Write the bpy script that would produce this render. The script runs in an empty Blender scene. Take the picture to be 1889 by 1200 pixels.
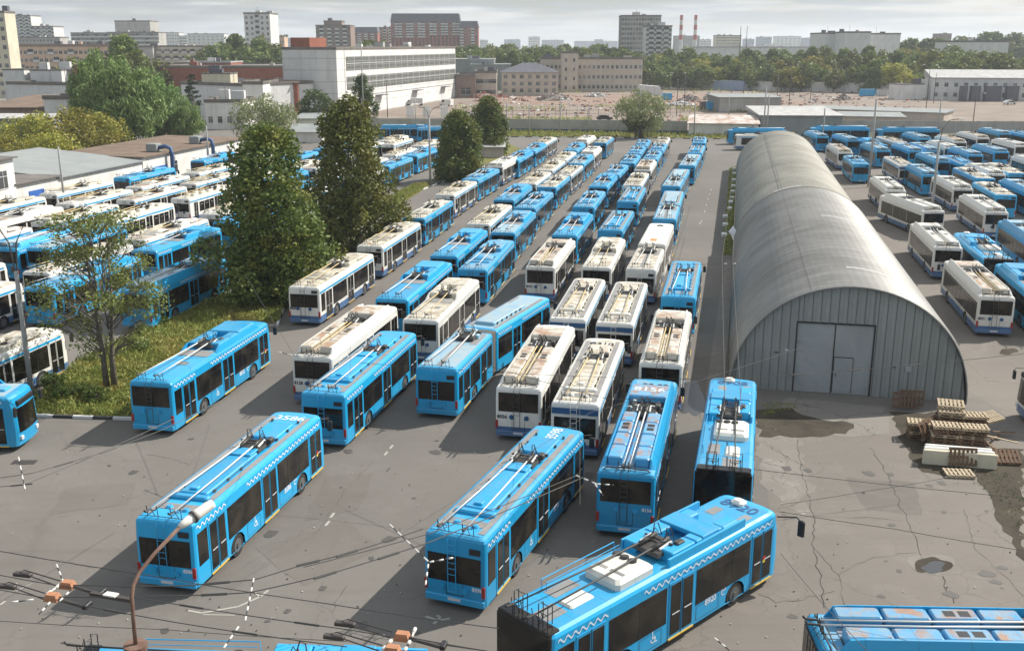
import bpy, bmesh, math, random
from mathutils import Vector, Matrix, noise
R = math.radians
S = bpy.context.scene
random.seed(11)
# ------------------------------------------------------------ camera
F_PX, CAM_H = 1900.0, 20.5
PITCH = math.atan(518 / F_PX)
cam = bpy.data.cameras.new('camera'); camo = bpy.data.objects.new('camera', cam)
S.collection.objects.link(camo); S.camera = camo
cam.sensor_fit = 'HORIZONTAL'; cam.sensor_width = 36; cam.lens = F_PX / 1889 * 36
cam.clip_start = 0.5; cam.clip_end = 20000
camo.location = (0, 0, CAM_H); camo.rotation_euler = (math.pi / 2 - PITCH, 0, 0)
# ------------------------------------------------------------ world, sun, exposure
SUN_AZ, SUN_EL = 29.0, 41.0          # azimuth counted from +x towards +y
w = bpy.data.worlds.new('World'); S.world = w; w.use_nodes = True
nt = w.node_tree; nt.nodes.clear()
wo = nt.nodes.new('ShaderNodeOutputWorld'); bg = nt.nodes.new('ShaderNodeBackground')
sky = nt.nodes.new('ShaderNodeTexSky'); sky.sky_type = 'NISHITA'; sky.sun_disc = False
sky.sun_elevation = R(SUN_EL); sky.sun_rotation = R(90 - SUN_AZ)
sky.air_density = 1.0; sky.dust_density = 1.6; sky.ozone_density = 1.2
tc = nt.nodes.new('ShaderNodeTexCoord')
mp = nt.nodes.new('ShaderNodeMapping'); mp.inputs['Scale'].default_value = (3.6, 3.6, 30.0)
n1 = nt.nodes.new('ShaderNodeTexNoise'); n1.inputs['Scale'].default_value = 1.9; n1.inputs['Detail'].default_value = 9; n1.inputs['Roughness'].default_value = .58
n1.inputs['Distortion'].default_value = .35
cr = nt.nodes.new('ShaderNodeValToRGB'); cr.color_ramp.elements[0].position = .38; cr.color_ramp.elements[0].color = (0.35, 0.35, 0.35, 1)
cr.color_ramp.elements[1].position = .60; cr.color_ramp.elements[1].color = (.92, .92, .92, 1)
n2 = nt.nodes.new('ShaderNodeTexNoise'); n2.inputs['Scale'].default_value = 3.4; n2.inputs['Detail'].default_value = 7
mp2 = nt.nodes.new('ShaderNodeMapping'); mp2.inputs['Scale'].default_value = (2.4, 2.4, 34.0); mp2.inputs['Location'].default_value = (3, 1, 7)
cr2 = nt.nodes.new('ShaderNodeValToRGB'); cr2.color_ramp.elements[0].position = .42; cr2.color_ramp.elements[0].color = (5.3, 6.2, 7.1, 1)
cr2.color_ramp.elements[1].position = .60; cr2.color_ramp.elements[1].color = (11.2, 11.2, 11.0, 1)
mx = nt.nodes.new('ShaderNodeMixRGB')
L = nt.links.new
L(tc.outputs['Generated'], mp.inputs['Vector']); L(mp.outputs[0], n1.inputs['Vector']); L(n1.outputs['Fac'], cr.inputs[0])
L(tc.outputs['Generated'], mp2.inputs['Vector']); L(mp2.outputs[0], n2.inputs['Vector']); L(n2.outputs['Fac'], cr2.inputs[0])
L(cr.outputs[0], mx.inputs[0]); L(sky.outputs[0], mx.inputs[1]); L(cr2.outputs[0], mx.inputs[2])
sz = nt.nodes.new('ShaderNodeSeparateXYZ'); L(tc.outputs['Generated'], sz.inputs[0])
er = nt.nodes.new('ShaderNodeMapRange'); er.inputs['From Min'].default_value = .0; er.inputs['From Max'].default_value = .45; er.inputs['To Min'].default_value = .77; er.inputs['To Max'].default_value = 1.12; L(sz.outputs[2], er.inputs['Value'])
em = nt.nodes.new('ShaderNodeMixRGB'); em.blend_type = 'MULTIPLY'; em.inputs[0].default_value = 1; L(mx.outputs[0], em.inputs[1]); L(er.outputs[0], em.inputs[2])
L(em.outputs[0], bg.inputs[0]); bg.inputs[1].default_value = 0.072; L(bg.outputs[0], wo.inputs[0])
sl = bpy.data.lights.new('sun', 'SUN'); sl.energy = 4.9; sl.angle = R(0.5); sl.color = (1.0, 0.95, 0.87)
so = bpy.data.objects.new('sun', sl); S.collection.objects.link(so)
sd = Vector((math.cos(R(SUN_AZ)) * math.cos(R(SUN_EL)), math.sin(R(SUN_AZ)) * math.cos(R(SUN_EL)), math.sin(R(SUN_EL))))
so.rotation_euler = sd.to_track_quat('Z', 'Y').to_euler()
S.view_settings.view_transform = 'Standard'; S.view_settings.look = 'None'; S.view_settings.exposure = 0.50; S.view_settings.gamma = 1
S.render.engine = 'CYCLES'

# ------------------------------------------------------------ helpers
def G(u, v, z=0.0):
    """point of the level z that shows at pixel (u, v) of the 1889 x 1200 photograph"""
    b = (600 - v) / F_PX
    dy = math.cos(PITCH) + b * math.sin(PITCH); dz = -math.sin(PITCH) + b * math.cos(PITCH)
    t = (z - CAM_H) / dz
    return Vector(((u - 944.5) / F_PX * t, dy * t, z))
def ray(u, v, y):
    b = (600 - v) / F_PX
    dy = math.cos(PITCH) + b * math.sin(PITCH); dz = -math.sin(PITCH) + b * math.cos(PITCH)
    t = y / dy
    return Vector(((u - 944.5) / F_PX * t, y, CAM_H + dz * t))
def tag(o, label=None, cat=None, group=None, kind=None):
    if label: o['label'] = label
    if cat: o['category'] = cat
    if group: o['group'] = group
    if kind: o['kind'] = kind
    return o
def empty(name, loc=(0, 0, 0), rz=0.0, parent=None):
    o = bpy.data.objects.new(name, None); S.collection.objects.link(o)
    o.location = loc; o.rotation_euler = (0, 0, rz); o.empty_display_size = .5
    if parent: o.parent = parent
    return o
def ring_pts(c, r, n=8, ax=2, r2=None):
    out = []
    for i in range(n):
        a = 2 * math.pi * i / n
        p = [0, 0, 0]; p[(ax + 1) % 3] = math.cos(a) * r; p[(ax + 2) % 3] = math.sin(a) * (r2 or r)
        out.append(Vector(c) + Vector(p))
    return out
class MB:
    def __init__(s): s.v = []; s.f = []; s.m = []; s.sm = []
    def add(s, vs, fs, mi=0, smooth=False):
        b = len(s.v); s.v += [tuple(x) for x in vs]
        for f in fs: s.f.append(tuple(b + i for i in f)); s.m.append(mi); s.sm.append(smooth)
        return s
    def box(s, x0, x1, y0, y1, z0, z1, mi=0, top=None, tz=0):
        x0, x1 = min(x0, x1), max(x0, x1); y0, y1 = min(y0, y1), max(y0, y1)
        tx = ty = 0
        if top: tx, ty = top
        vs = [(x0, y0, z0), (x1, y0, z0), (x1, y1, z0), (x0, y1, z0), (x0 + tx, y0 + ty, z1), (x1 - tx, y0 + ty, z1), (x1 - tx, y1 - ty, z1), (x0 + tx, y1 - ty, z1)]
        return s.add(vs, [(0, 3, 2, 1), (4, 5, 6, 7), (0, 1, 5, 4), (1, 2, 6, 5), (2, 3, 7, 6), (3, 0, 4, 7)], mi)
    def cbox(s, x0, x1, y0, y1, z0, z1, c=.03, mi=0):
        """box with chamfered top and vertical edges"""
        x0, x1 = min(x0, x1), max(x0, x1); y0, y1 = min(y0, y1), max(y0, y1)
        def rg(i, z): 
            return [(x0 + i + c, y0 + i, z), (x1 - i - c, y0 + i, z), (x1 - i, y0 + i + c, z), (x1 - i, y1 - i - c, z), (x1 - i - c, y1 - i, z), (x0 + i + c, y1 - i, z), (x0 + i, y1 - i - c, z), (x0 + i, y0 + i + c, z)]
        vs = rg(0, z0) + rg(0, z1 - c) + rg(c, z1)
        fs = [(k + j, k + (j + 1) % 8, k + 8 + (j + 1) % 8, k + 8 + j) for k in (0, 8) for j in range(8)]
        fs += [tuple(range(16, 24)), tuple(reversed(range(8)))]
        return s.add(vs, fs, mi)
    def obox(s, c, dx, dy, dz, rz=0, mi=0, rx=0, ry=0):
        M = Matrix.Translation(c) @ Matrix.Rotation(rz, 4, 'Z') @ Matrix.Rotation(ry, 4, 'Y') @ Matrix.Rotation(rx, 4, 'X')
        vs = [M @ Vector((a * dx / 2, b * dy / 2, e * dz / 2)) for e in (-1, 1) for a, b in ((-1, -1), (1, -1), (1, 1), (-1, 1))]
        return s.add(vs, [(0, 3, 2, 1), (4, 5, 6, 7), (0, 1, 5, 4), (1, 2, 6, 5), (2, 3, 7, 6), (3, 0, 4, 7)], mi)
    def tube(s, pts, r, n=6, mi=0, cap=True, r1=None):
        pts = [Vector(p) for p in pts]; k = len(pts); rows = []
        for i, p in enumerate(pts):
            d = (pts[min(i + 1, k - 1)] - pts[max(i - 1, 0)])
            if d.length < 1e-6: d = Vector((0, 0, 1))
            d.normalize(); a = d.orthogonal().normalized() if abs(d.z) > .95 else d.cross(Vector((0, 0, 1))).normalized(); b = d.cross(a)
            rr = r if r1 is None else r + (r1 - r) * i / max(1, k - 1)
            rows.append([p + (a * math.cos(2 * math.pi * j / n) + b * math.sin(2 * math.pi * j / n)) * rr for j in range(n)])
        vs = [q for rw in rows for q in rw]
        fs = [(i * n + j, i * n + (j + 1) % n, (i + 1) * n + (j + 1) % n, (i + 1) * n + j) for i in range(k - 1) for j in range(n)]
        if cap: fs += [tuple(reversed(range(n))), tuple((k - 1) * n + j for j in range(n))]
        return s.add(vs, fs, mi, n > 6)
    def disc(s, c, r, h, ax=2, n=16, mi=0, r2=None):
        c = Vector(c); d = Vector((0, 0, 0)); d[ax] = h
        a = ring_pts(c, r, n, ax); b = ring_pts(c + d, r2 if r2 is not None else r, n, ax)
        fs = [(j, (j + 1) % n, n + (j + 1) % n, n + j) for j in range(n)] + [tuple(range(n, 2 * n)), tuple(reversed(range(n)))]
        return s.add(a + b, fs, mi)
    def build(s, name, mats, parent=None, smooth=False, fixn=True):
        me = bpy.data.meshes.new(name); me.from_pydata([tuple(x) for x in s.v], [], s.f); 
        if not isinstance(mats, (list, tuple)): mats = [mats]
        for m in mats: me.materials.append(m)
        me.polygons.foreach_set('material_index', s.m)
        me.polygons.foreach_set('use_smooth', [smooth or q for q in s.sm])
        if fixn:
            bm = bmesh.new(); bm.from_mesh(me); bmesh.ops.recalc_face_normals(bm, faces=bm.faces); bm.to_mesh(me); bm.free()
        me.update()
        o = bpy.data.objects.new(name, me); S.collection.objects.link(o)
        if parent: o.parent = parent
        return o
def copy_tree(o, parent=None):
    c = o.copy(); S.collection.objects.link(c); c.parent = parent
    for ch in list(KIDS.get(o.name, ())): 
        k = copy_tree(ch, c); KIDS.setdefault(c.name, []).append(k)
    return c
KIDS = {}
def index_kids():
    KIDS.clear()
    for o in bpy.data.objects:
        if o.parent: KIDS.setdefault(o.parent.name, []).append(o)
def text_mb(txt, size, name, mat, parent, M, bold=0.0, depth=.004):
    cu = bpy.data.curves.new(name, 'FONT'); cu.body = txt; cu.size = size; cu.extrude = depth; cu.offset = bold; cu.align_x = 'CENTER'; cu.resolution_u = 3
    t = bpy.data.objects.new(name + '_src', cu); S.collection.objects.link(t)
    dg = bpy.context.evaluated_depsgraph_get(); me = bpy.data.meshes.new_from_object(t.evaluated_get(dg))
    bpy.data.objects.remove(t); me.name = name; me.materials.clear(); me.materials.append(mat); me.transform(M)
    o = bpy.data.objects.new(name, me); S.collection.objects.link(o)
    if parent: o.parent = parent
    return o
# ------------------------------------------------------------ materials
def mat(name, col, rough=.6, metal=0.0, spec=.5, coat=0.0):
    m = bpy.data.materials.new(name); m.use_nodes = True; b = m.node_tree.nodes['Principled BSDF']
    b.inputs['Base Color'].default_value = (*col, 1); b.inputs['Roughness'].default_value = rough; b.inputs['Metallic'].default_value = metal
    b.inputs['Specular IOR Level'].default_value = spec; b.inputs['Coat Weight'].default_value = coat
    return m
def nodes(m): return m.node_tree, m.node_tree.nodes, m.node_tree.links.new, m.node_tree.nodes['Principled BSDF']
def noise_n(nt, scale, detail=4, rough=.55, vec=None, dist=0):
    n = nt.nodes.new('ShaderNodeTexNoise'); n.inputs['Scale'].default_value = scale; n.inputs['Detail'].default_value = detail
    n.inputs['Roughness'].default_value = rough; n.inputs['Distortion'].default_value = dist
    if vec is not None: nt.links.new(vec, n.inputs['Vector'])
    return n
def ramp(nt, inp, p0, p1, c0=(0, 0, 0), c1=(1, 1, 1)):
    r = nt.nodes.new('ShaderNodeValToRGB'); e = r.color_ramp.elements
    e[0].position = p0; e[1].position = p1; e[0].color = (*c0, 1); e[1].color = (*c1, 1); nt.links.new(inp, r.inputs[0]); return r
def mixc(nt, fac, a, b, mode='MIX'):
    m = nt.nodes.new('ShaderNodeMixRGB'); m.blend_type = mode
    for k, x in ((0, fac), (1, a), (2, b)):
        if isinstance(x, (int, float)): m.inputs[k].default_value = x
        elif isinstance(x, tuple): m.inputs[k].default_value = (*x, 1)
        else: nt.links.new(x, m.inputs[k])
    return m.outputs[0]
def mathn(nt, op, a, b=None, c=None):
    m = nt.nodes.new('ShaderNodeMath'); m.operation = op
    for k, x in enumerate((a, b, c)):
        if x is None: continue
        if isinstance(x, (int, float)): m.inputs[k].default_value = x
        else: nt.links.new(x, m.inputs[k])
    return m.outputs[0]
def bump(nt, b, h, strength=.3, dist=.02):
    n = nt.nodes.new('ShaderNodeBump'); n.inputs['Strength'].default_value = strength; n.inputs['Distance'].default_value = dist
    nt.links.new(h, n.inputs['Height']); nt.links.new(n.outputs[0], b.inputs['Normal'])
def objvec(nt):
    """object coordinates shifted by a random amount per object, so copies weather differently"""
    t = nt.nodes.new('ShaderNodeTexCoord'); oi = nt.nodes.new('ShaderNodeObjectInfo')
    a = nt.nodes.new('ShaderNodeVectorMath'); a.operation = 'ADD'
    m = mathn(nt, 'MULTIPLY', oi.outputs['Random'], 97.0)
    nt.links.new(t.outputs['Object'], a.inputs[0]); nt.links.new(m, a.inputs[1])
    return t, a.outputs[0], oi
def paint(name, col, dirt=(.22, .20, .17), amt=.35, rough=.38, skirt=None, zs=.98, rust=0.0, roofdirt=.5, var=.10, streak=True, coat=.15):
    m = mat(name, col, rough, coat=coat); nt, N, Lk, b = nodes(m)
    t, vec, oi = objvec(nt)
    sep = nt.nodes.new('ShaderNodeSeparateXYZ'); Lk(t.outputs['Object'], sep.inputs[0])
    hv = nt.nodes.new('ShaderNodeHueSaturation'); hv.inputs['Color'].default_value = (*col, 1)
    Lk(mathn(nt, 'MULTIPLY_ADD', oi.outputs['Random'], var * 2, 1 - var * 1.3), hv.inputs['Value'])
    c = hv.outputs[0]
    if skirt:
        k = mathn(nt, 'LESS_THAN', sep.outputs[2], zs); c = mixc(nt, k, c, skirt)
    sx = mathn(nt, 'LESS_THAN', mathn(nt, 'FRACT', mathn(nt, 'DIVIDE', mathn(nt, 'ADD', sep.outputs[0], .31), 1.52)), .014); c = mixc(nt, mathn(nt, 'MULTIPLY', sx, .45), c, (.03, .035, .04))
    # grime low down and on top surfaces
    n = noise_n(nt, 1.3, 6, .62, vec, .6); n_f = noise_n(nt, 9, 5, .6, vec)
    geo = nt.nodes.new('ShaderNodeNewGeometry'); sn = nt.nodes.new('ShaderNodeSeparateXYZ'); Lk(geo.outputs['Normal'], sn.inputs[0])
    up = ramp(nt, sn.outputs[2], .6, .95)
    roof = mathn(nt, 'MULTIPLY', up.outputs[0], mathn(nt, 'MULTIPLY', ramp(nt, n.outputs['Fac'], .38, .60).outputs[0], roofdirt))
    low = mathn(nt, 'MULTIPLY', ramp(nt, sep.outputs[2], .35, 1.1, (1, 1, 1), (0, 0, 0)).outputs[0], amt)
    mps = nt.nodes.new('ShaderNodeMapping'); mps.inputs['Scale'].default_value = (7, 7, .5); Lk(vec, mps.inputs[0])
    st = noise_n(nt, 1.6, 4, .6, mps.outputs[0]); stf = mathn(nt, 'MULTIPLY', ramp(nt, st.outputs['Fac'], .55, .8).outputs[0], amt * .7)
    d = mathn(nt, 'MAXIMUM', mathn(nt, 'MAXIMUM', roof, mathn(nt, 'MULTIPLY', low, n_f.outputs['Fac'])), stf)
    c = mixc(nt, d, c, dirt)
    if rust:
        rn = noise_n(nt, 1.1, 8, .7, vec, 1.0); rf = mathn(nt, 'MULTIPLY', ramp(nt, rn.outputs['Fac'], .64 - rust * .17, .72 - rust * .13).outputs[0], mathn(nt, 'MULTIPLY_ADD', up.outputs[0], .75, .12))
        c = mixc(nt, rf, c, mixc(nt, n_f.outputs['Fac'], (.20, .085, .035), (.42, .24, .12)))
    Lk(c, b.inputs['Base Color'])
    Lk(mathn(nt, 'MULTIPLY_ADD', d, .45, rough), b.inputs['Roughness'])
    bump(nt, b, n.outputs['Fac'], .12, .03)
    return m
BLUE = (.006, .325, .62); WHITE = (.70, .695, .65); SKY_BLUE = (.10, .36, .58)
M = {}
M['blue'] = paint('blue_paint', BLUE, amt=.30, roofdirt=.34, dirt=(.13, .25, .32), var=.15)
M['blue_worn'] = paint('worn_blue_roof_paint', (.03, .34, .62), dirt=(.24, .30, .33), amt=.3, roofdirt=.75, rust=.12)
M['blue_pale'] = paint('faded_pale_blue_paint', (.22, .42, .55), dirt=(.36, .38, .37), amt=.3, roofdirt=.7, rust=.1)
M['blue_rust'] = paint('rusting_blue_paint', (.06, .33, .60), dirt=(.26, .27, .25), amt=.3, roofdirt=.6, rust=.95)
M['white'] = paint('white_paint_blue_skirt', WHITE, skirt=(.03, .12, .29), zs=.80, amt=.30, roofdirt=.45, dirt=(.38, .34, .27))
M['whitefull'] = paint('white_paint', WHITE, amt=.35, roofdirt=.6, dirt=(.34, .29, .21), rust=.35)
M['white_rust'] = paint('rusting_white_roof_paint', (.58, .55, .48), amt=.4, roofdirt=.85, rust=1.1, dirt=(.36, .32, .26))
M['cream'] = paint('cream_roof_paint', (.66, .63, .53), amt=.4, roofdirt=.75, rust=.55, dirt=(.27, .22, .155), var=.16)
M['grey_strip'] = paint('grey_walkway_mat', (.20, .20, .20), amt=.2, roofdirt=.5, dirt=(.30, .29, .27), rough=.8, coat=0)
M['glass'] = mat('dark_glass', (.012, .011, .010), .09, spec=.38)
nt_, N_, L_, b_ = nodes(M['glass']); t_, v_, oi_ = objvec(nt_)
nn = noise_n(nt_, .9, 3, .5, v_); cc = ramp(nt_, nn.outputs['Fac'], .42, .70, (.004, .004, .005), (.034, .028, .020)); L_(cc.outputs[0], b_.inputs['Base Color'])  # brownish noise paints reflections and interior tone into the panes
M['frame'] = mat('white_window_frame', (.55, .56, .58), .45); M['black'] = mat('black_plastic', (.015, .015, .016), .5)
M['seamdark'] = mat('panel_gap', (.02, .05, .09), .8); M['tyre'] = mat('tyre_rubber', (.022, .021, .02), .85); M['rim'] = mat('grey_wheel_rim', (.10, .10, .10), .6)
M['lamp_red'] = mat('red_lens', (.30, .02, .015), .3); M['alu'] = mat('pale_pole_metal', (.60, .60, .58), .45, .2)
M['polyellow'] = paint('yellowed_pole_paint', (.62, .47, .22), amt=.2); M['mech'] = mat('dark_mechanism', (.06, .058, .055), .55, .4)
M['wave'] = mat('white_vinyl', (.70, .74, .78), .5); M['digit_roof'] = mat('faded_roof_vinyl', (.55, .64, .70), .6); M['digit_dark'] = mat('dark_vinyl', (.03, .035, .05), .5)
M['digit_blue'] = mat('deep_blue_vinyl', (.02, .09, .22), .5)
M['ac'] = paint('cream_plastic_housing', (.70, .69, .62), amt=.15, roofdirt=.25, dirt=(.5, .46, .36)); M['bellows'] = mat('grey_bellows', (.15, .14, .12), .85)
M['yellow_step'] = mat('yellow_step_edge', (.60, .38, .05), .6); M['orange'] = mat('orange_paint', (.62, .22, .05), .6)
M['sticker'] = mat('yellow_sticker', (.65, .48, .04), .5); M['stickr'] = mat('red_sticker', (.5, .03, .02), .5)
# ------------------------------------------------------------ trolleybuses (origin at the rear end, on the ground, +x is forward, +y the left side)
def outline(x0, x1, hw, ir, if_, iy, rear_round=.14, front_round=.34, bulge=.10):
    """clockwise-free outline ring of the body at one height"""
    xr, xf, y = x0 + ir, x1 - if_, hw - iy
    P = []
    for a in (0, .5, 1): P.append((xf - front_round * (1 - math.sin(a * math.pi / 2)) , -(y - front_round * .55 * (1 - math.cos(a * math.pi / 2)))))
    P.append((xf + bulge * .8, -y * .45)); P.append((xf + bulge, 0)); P.append((xf + bulge * .8, y * .45))
    for a in (1, .5, 0): P.append((xf - front_round * (1 - math.sin(a * math.pi / 2)), (y - front_round * .55 * (1 - math.cos(a * math.pi / 2)))))
    for a in (0, .5, 1): P.append((xr + rear_round * (1 - math.sin(a * math.pi / 2)), y - rear_round * (1 - math.cos(a * math.pi / 2))))
    for a in (1, .5, 0): P.append((xr + rear_round * (1 - math.sin(a * math.pi / 2)), -(y - rear_round * (1 - math.cos(a * math.pi / 2)))))
    return P
def body_shell(L, axles, hw=1.25, x0=0.0, flat_front=False, zr=2.86):
    b = MB(); lv = [(.30, .03, .05, 0), (1.14, 0, 0, 0), (2.25, .02, .05, 0), (zr, .06, .18, .015), (zr + .10, .10, .26, .07), (zr + .16, .20, .38, .20)]
    fr, bu = (.05, 0.0) if flat_front else (.34, .10)
    rings = [[(px, py, z) for px, py in outline(x0, L, hw, ir, if_ if not flat_front else 0, iy, front_round=fr, bulge=bu)] for z, ir, if_, iy in lv]
    n = len(rings[0])
    for k in range(len(rings) - 1):
        for j in range(n):
            j2 = (j + 1) % n
            if k == 0 and j in (8, n - 1): continue      # the long straight sides get their wheel arches below
            b.add([rings[k][j], rings[k][j2], rings[k + 1][j2], rings[k + 1][j]], [(0, 1, 2, 3)])
    b.add(rings[-1], [tuple(range(n))]); b.add(rings[0], [tuple(range(n))])
    for side, (ja, jb) in ((1, (9, 8)), (-1, (n - 1, 0))):
        pa, pb = rings[0][ja], rings[0][jb]; qa, qb = rings[1][ja], rings[1][jb]
        pts = [pa]
        for ax in axles:
            for i in range(9):
                a = math.pi - math.pi * i / 8
                z = .42 + math.sin(a) * .60
                pts.append((ax + math.cos(a) * .62, side * hw, max(.30, z) if 0 < i < 8 else .30))
        pts += [pb, qb, qa]
        b.add(pts, [tuple(range(len(pts)))])
    return b
def wheel(parent, x, side, steer=0):
    b = MB(); b.disc((x, side * 1.22, .48), .48, -side * .30, 1, 20); 
    wl = b.build('wheel', M['tyre'], parent)
    r = MB(); r.disc((x, side * 1.225, .48), .30, side * .012, 1, 14); r.disc((x, side * 1.225, .48), .11, side * .06, 1, 10)
    r.build('rim', M['rim'], wl)
    return wl
def pane(parent, x0, x1, z0, z1, side, name='window', bars=(), vent=True, hw=1.25, fm='black'):
    y = side * hw; e = side * .014; z0 -= .09; z1 += .10
    b = MB(); b.box(x0, x1, y - side * .02, y + e, z0, z1, 0)
    for bx in bars: b.box(bx - .02, bx + .02, y, y + e * 1.35, z0, z1, 1)
    if vent: 
        xa, xb = (bars[0], x1) if len(bars) else (x0 + .3, x1 - .3)
        b.box(xa, xb, y, y + e * 1.4, z1 - .34, z1 - .315, 1)
    return b.build(name, [M['glass'], M[fm]], parent)
def door(parent, x0, x1, paintm, side=-1, z0=.36, z1=2.52, frame='frame'):
    b = MB(); y = side * 1.25; b.box(x0, x1, y - side * .02, y + side * .02, z0, z1, 0); b.box(x0, x1, y, y + side * .06, z0 - .05, z0, 1)
    xm = (x0 + x1) / 2; b.box(xm - .012, xm + .012, y, y + side * .032, z0, z1, 2)
    d = b.build('door', [M[paintm], M['yellow_step'], M['black']], parent)
    for a, c in ((x0 + .09, xm - .07), (xm + .07, x1 - .09)):
        q = MB(); q.box(a, c, y, y + side * .034, z0 + .12, z1 - .10, 0); q.box(a + .08, c - .05, y, y + side * .05, z0 + .9, z0 + .93, 1); q.build('door_pane', [M['glass'], M['frame']], d)
    return d
def wave(parent, x0, x1, z=2.69, side=-1, amp=.075, wl=.34):
    b = MB(); n = int((x1 - x0) / wl * 8); y = side * (1.252); 
    zz = lambda i: z + amp * math.sin(i / 8 * 2 * math.pi) * (1 if (i // 48) % 2 == 0 else .75)
    for i in range(n):
        xa, xb = x0 + (x1 - x0) * i / n, x0 + (x1 - x0) * (i + 1) / n
        b.add([(xa, y + side * .003, zz(i) - .035), (xb, y + side * .003, zz(i + 1) - .035), (xb, y + side * .003, zz(i + 1) + .035), (xa, y + side * .003, zz(i) + .035)], [(0, 1, 2, 3)])
    return b.build('wave_stripe', M['wave'], parent)
def poles(parent, xb, zb, xe=-.12, ze=3.42, pm='alu', y0=.30, y1=.50, zrest=None):
    for s in (1, -1):
        b = MB(); b.tube([(xb, s * y0, zb), ((xb + xe) / 2, s * (y0 + y1) / 2, (zb + ze) / 2 - .03), (xe + .2, s * y1, ze)], .042, 7, 0, r1=.028)
        b.tube([(xe + .25, s * y1, ze), (xe - .12, s * y1, ze + .03), (xe - .2, s * y1, ze + .12)], .04, 6, 1)
        b.build('trolley_pole', [M[pm], M['mech']], parent)
    c = MB()      # sprung pole bases with their cable loops
    for s in (1, -1):
        c.tube([(xb - .45, s * y0, zb - .05), (xb + .5, s * y0, zb + .05)], .085, 8); c.tube([(xb - .2, s * (y0 + .16), zb - .08), (xb + .45, s * (y0 + .16), zb)], .05, 6, 1)
        c.tube([(xb + .3, s * y0, zb), (xb + .45, s * y0 + .05, zb + .45), (xb + .62, s * y0 + .02, zb + .40), (xb + .7, s * y0 - .1, zb - .05)], .022, 5)
        c.tube([(xb + .1, s * y0, zb), (xb + .3, s * y0 - .12, zb + .38), (xb + .5, s * y0 - .16, zb + .05)], .02, 5)
    c.box(xb - .5, xb + .75, -.62, .62, zb - .26, zb - .12, 0, (.05, .05)); c.cbox(xb + .45, xb + .85, -.75, -.5, zb - .2, zb + .03, .03)
    c.tube([(xb + .3, -.62, zb - .02), (xb + .3, .62, zb - .02)], .04, 6)
    c.build('pole_base', [M['mech'], M['alu']], parent)
    r = MB()
    for s in (1, -1):
        y = s * y1
        r.tube([(.22, y - .22, ze - .38), (.16, y - .22, ze + .10), (.14, y - .17, ze - .06), (.14, y + .17, ze - .06), (.16, y + .22, ze + .10), (.22, y + .22, ze - .38)], .016, 5)
        r.tube([(.35, y, ze - .40), (.14, y, ze - .06)], .016, 5)
    r.tube([(.1, -1.0, ze - .30), (.02, -.3, ze - .24), (.02, .3, ze - .24), (.1, 1.0, ze - .30)], .013, 5)
    r.build('pole_rest', M['mech'], parent)
def rear_common(parent, kind, pm, ladder=True, number=None, nm=None, win=True):
    if win:
        b = MB(); zr0, zr1 = {'S': (1.14, 2.24), 'T': (1.62, 2.72), 'V': (1.46, 2.46), 'M': (1.66, 2.70), 'O': (1.46, 2.40)}[kind]; b.box(-.012, .12, -1.07, 1.07, zr0, zr1, 0); b.build('rear_window', [M['glass']], parent)
    if ladder:
        b = MB()
        for s in (.22, -.10):
            b.tube([(-.10, s, .78), (-.10, s, 2.85), (.12, s, 3.08)], .016, 5)
        for i in range(6): b.tube([(-.10, .22, 1.5 + i * .24), (-.10, -.10, 1.5 + i * .24)], .012, 5)
        b.tube([(-.10, .22, .80), (-.10, -.10, .80)], .014, 5); b.build('ladder', M['mech'] if kind != 'S' else M[pm], parent)
    for s in (1, -1):
        b = MB(); b.cbox(-.03, .06, s * 1.17 - .07, s * 1.17 + .07, .72, 1.16, .015, 0); b.build('tail_light', [M['lamp_red']], parent)
    for y, z in ((.50 if kind != 'M' else .36, .92 if kind == 'S' else 1.36), (-.45, .86 if kind == 'S' else 1.34)): b = MB(); b.disc((.0, y, z), .13, -.05, 0, 14); b.disc((-.05, y, z), .09, -.03, 0, 12); b.build('round_vent', M['digit_blue'] if 'white' in pm else M[pm], parent)
    b = MB(); b.cbox(-.05, .10, -1.2, 1.2, .30, .56, .03); b.build('bumper', M[pm], parent)
    if kind in 'SVO': b = MB(); b.box(-.016, .1, -1.05, -.62, 2.40 if kind == 'S' else 2.56, 2.62 if kind == 'S' else 2.76); b.build('route_sign', M['black'], parent)
    b = MB(); 
    for y in (.34, -.34): b.box(-.004, .05, y - .008, y + .008, .62, 1.40)
    b.box(-.004, .05, -.34, .34, .62, .635); b.build('lid_seam', M['black'], parent)
    if number: text_mb(number, .24, 'fleet_number', nm, parent, Matrix.Translation((-.012, (.78 if nm is M['digit_dark'] else -.95), 1.22)) @ Matrix.Rotation(-math.pi / 2, 4, 'Z') @ Matrix.Rotation(math.pi / 2, 4, 'X'), .004)
def front_common(parent, L, pm, mirrors=True):
    b = MB(); x = L + .075
    vs = [(x - .05, -1.0, 1.0), (x + .035, -.5, 1.0), (x + .052, 0, 1.0), (x + .035, .5, 1.0), (x - .05, 1.0, 1.0)]
    top = [(q[0] - .06, q[1] * .98, 2.30) for q in vs]
    b.add(vs + top, [(i, i + 1, i + 6, i + 5) for i in range(4)]); b.build('windshield', M['glass'], parent, fixn=False)
    b = MB(); b.cbox(L - .12, L + .05, -.85, .85, 2.42, 2.68, .02); b.build('destination_sign', M['black'], parent)
    for s in (1, -1):
        b = MB(); b.cbox(L - .06, L + .09, s * .85 - .13, s * .85 + .13, .60, .80, .02); b.build('headlight', M['frame'], parent)
        if mirrors: b = MB(); b.tube([(L - .25, s * 1.2, 2.75), (L + .12, s * 1.45, 2.70), (L + .16, s * 1.48, 2.55)], .018, 5); b.cbox(L + .08, L + .2, s * 1.48 - .12, s * 1.48 + .12, 2.05, 2.55, .02); b.build('mirror', M['black'], parent)
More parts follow.
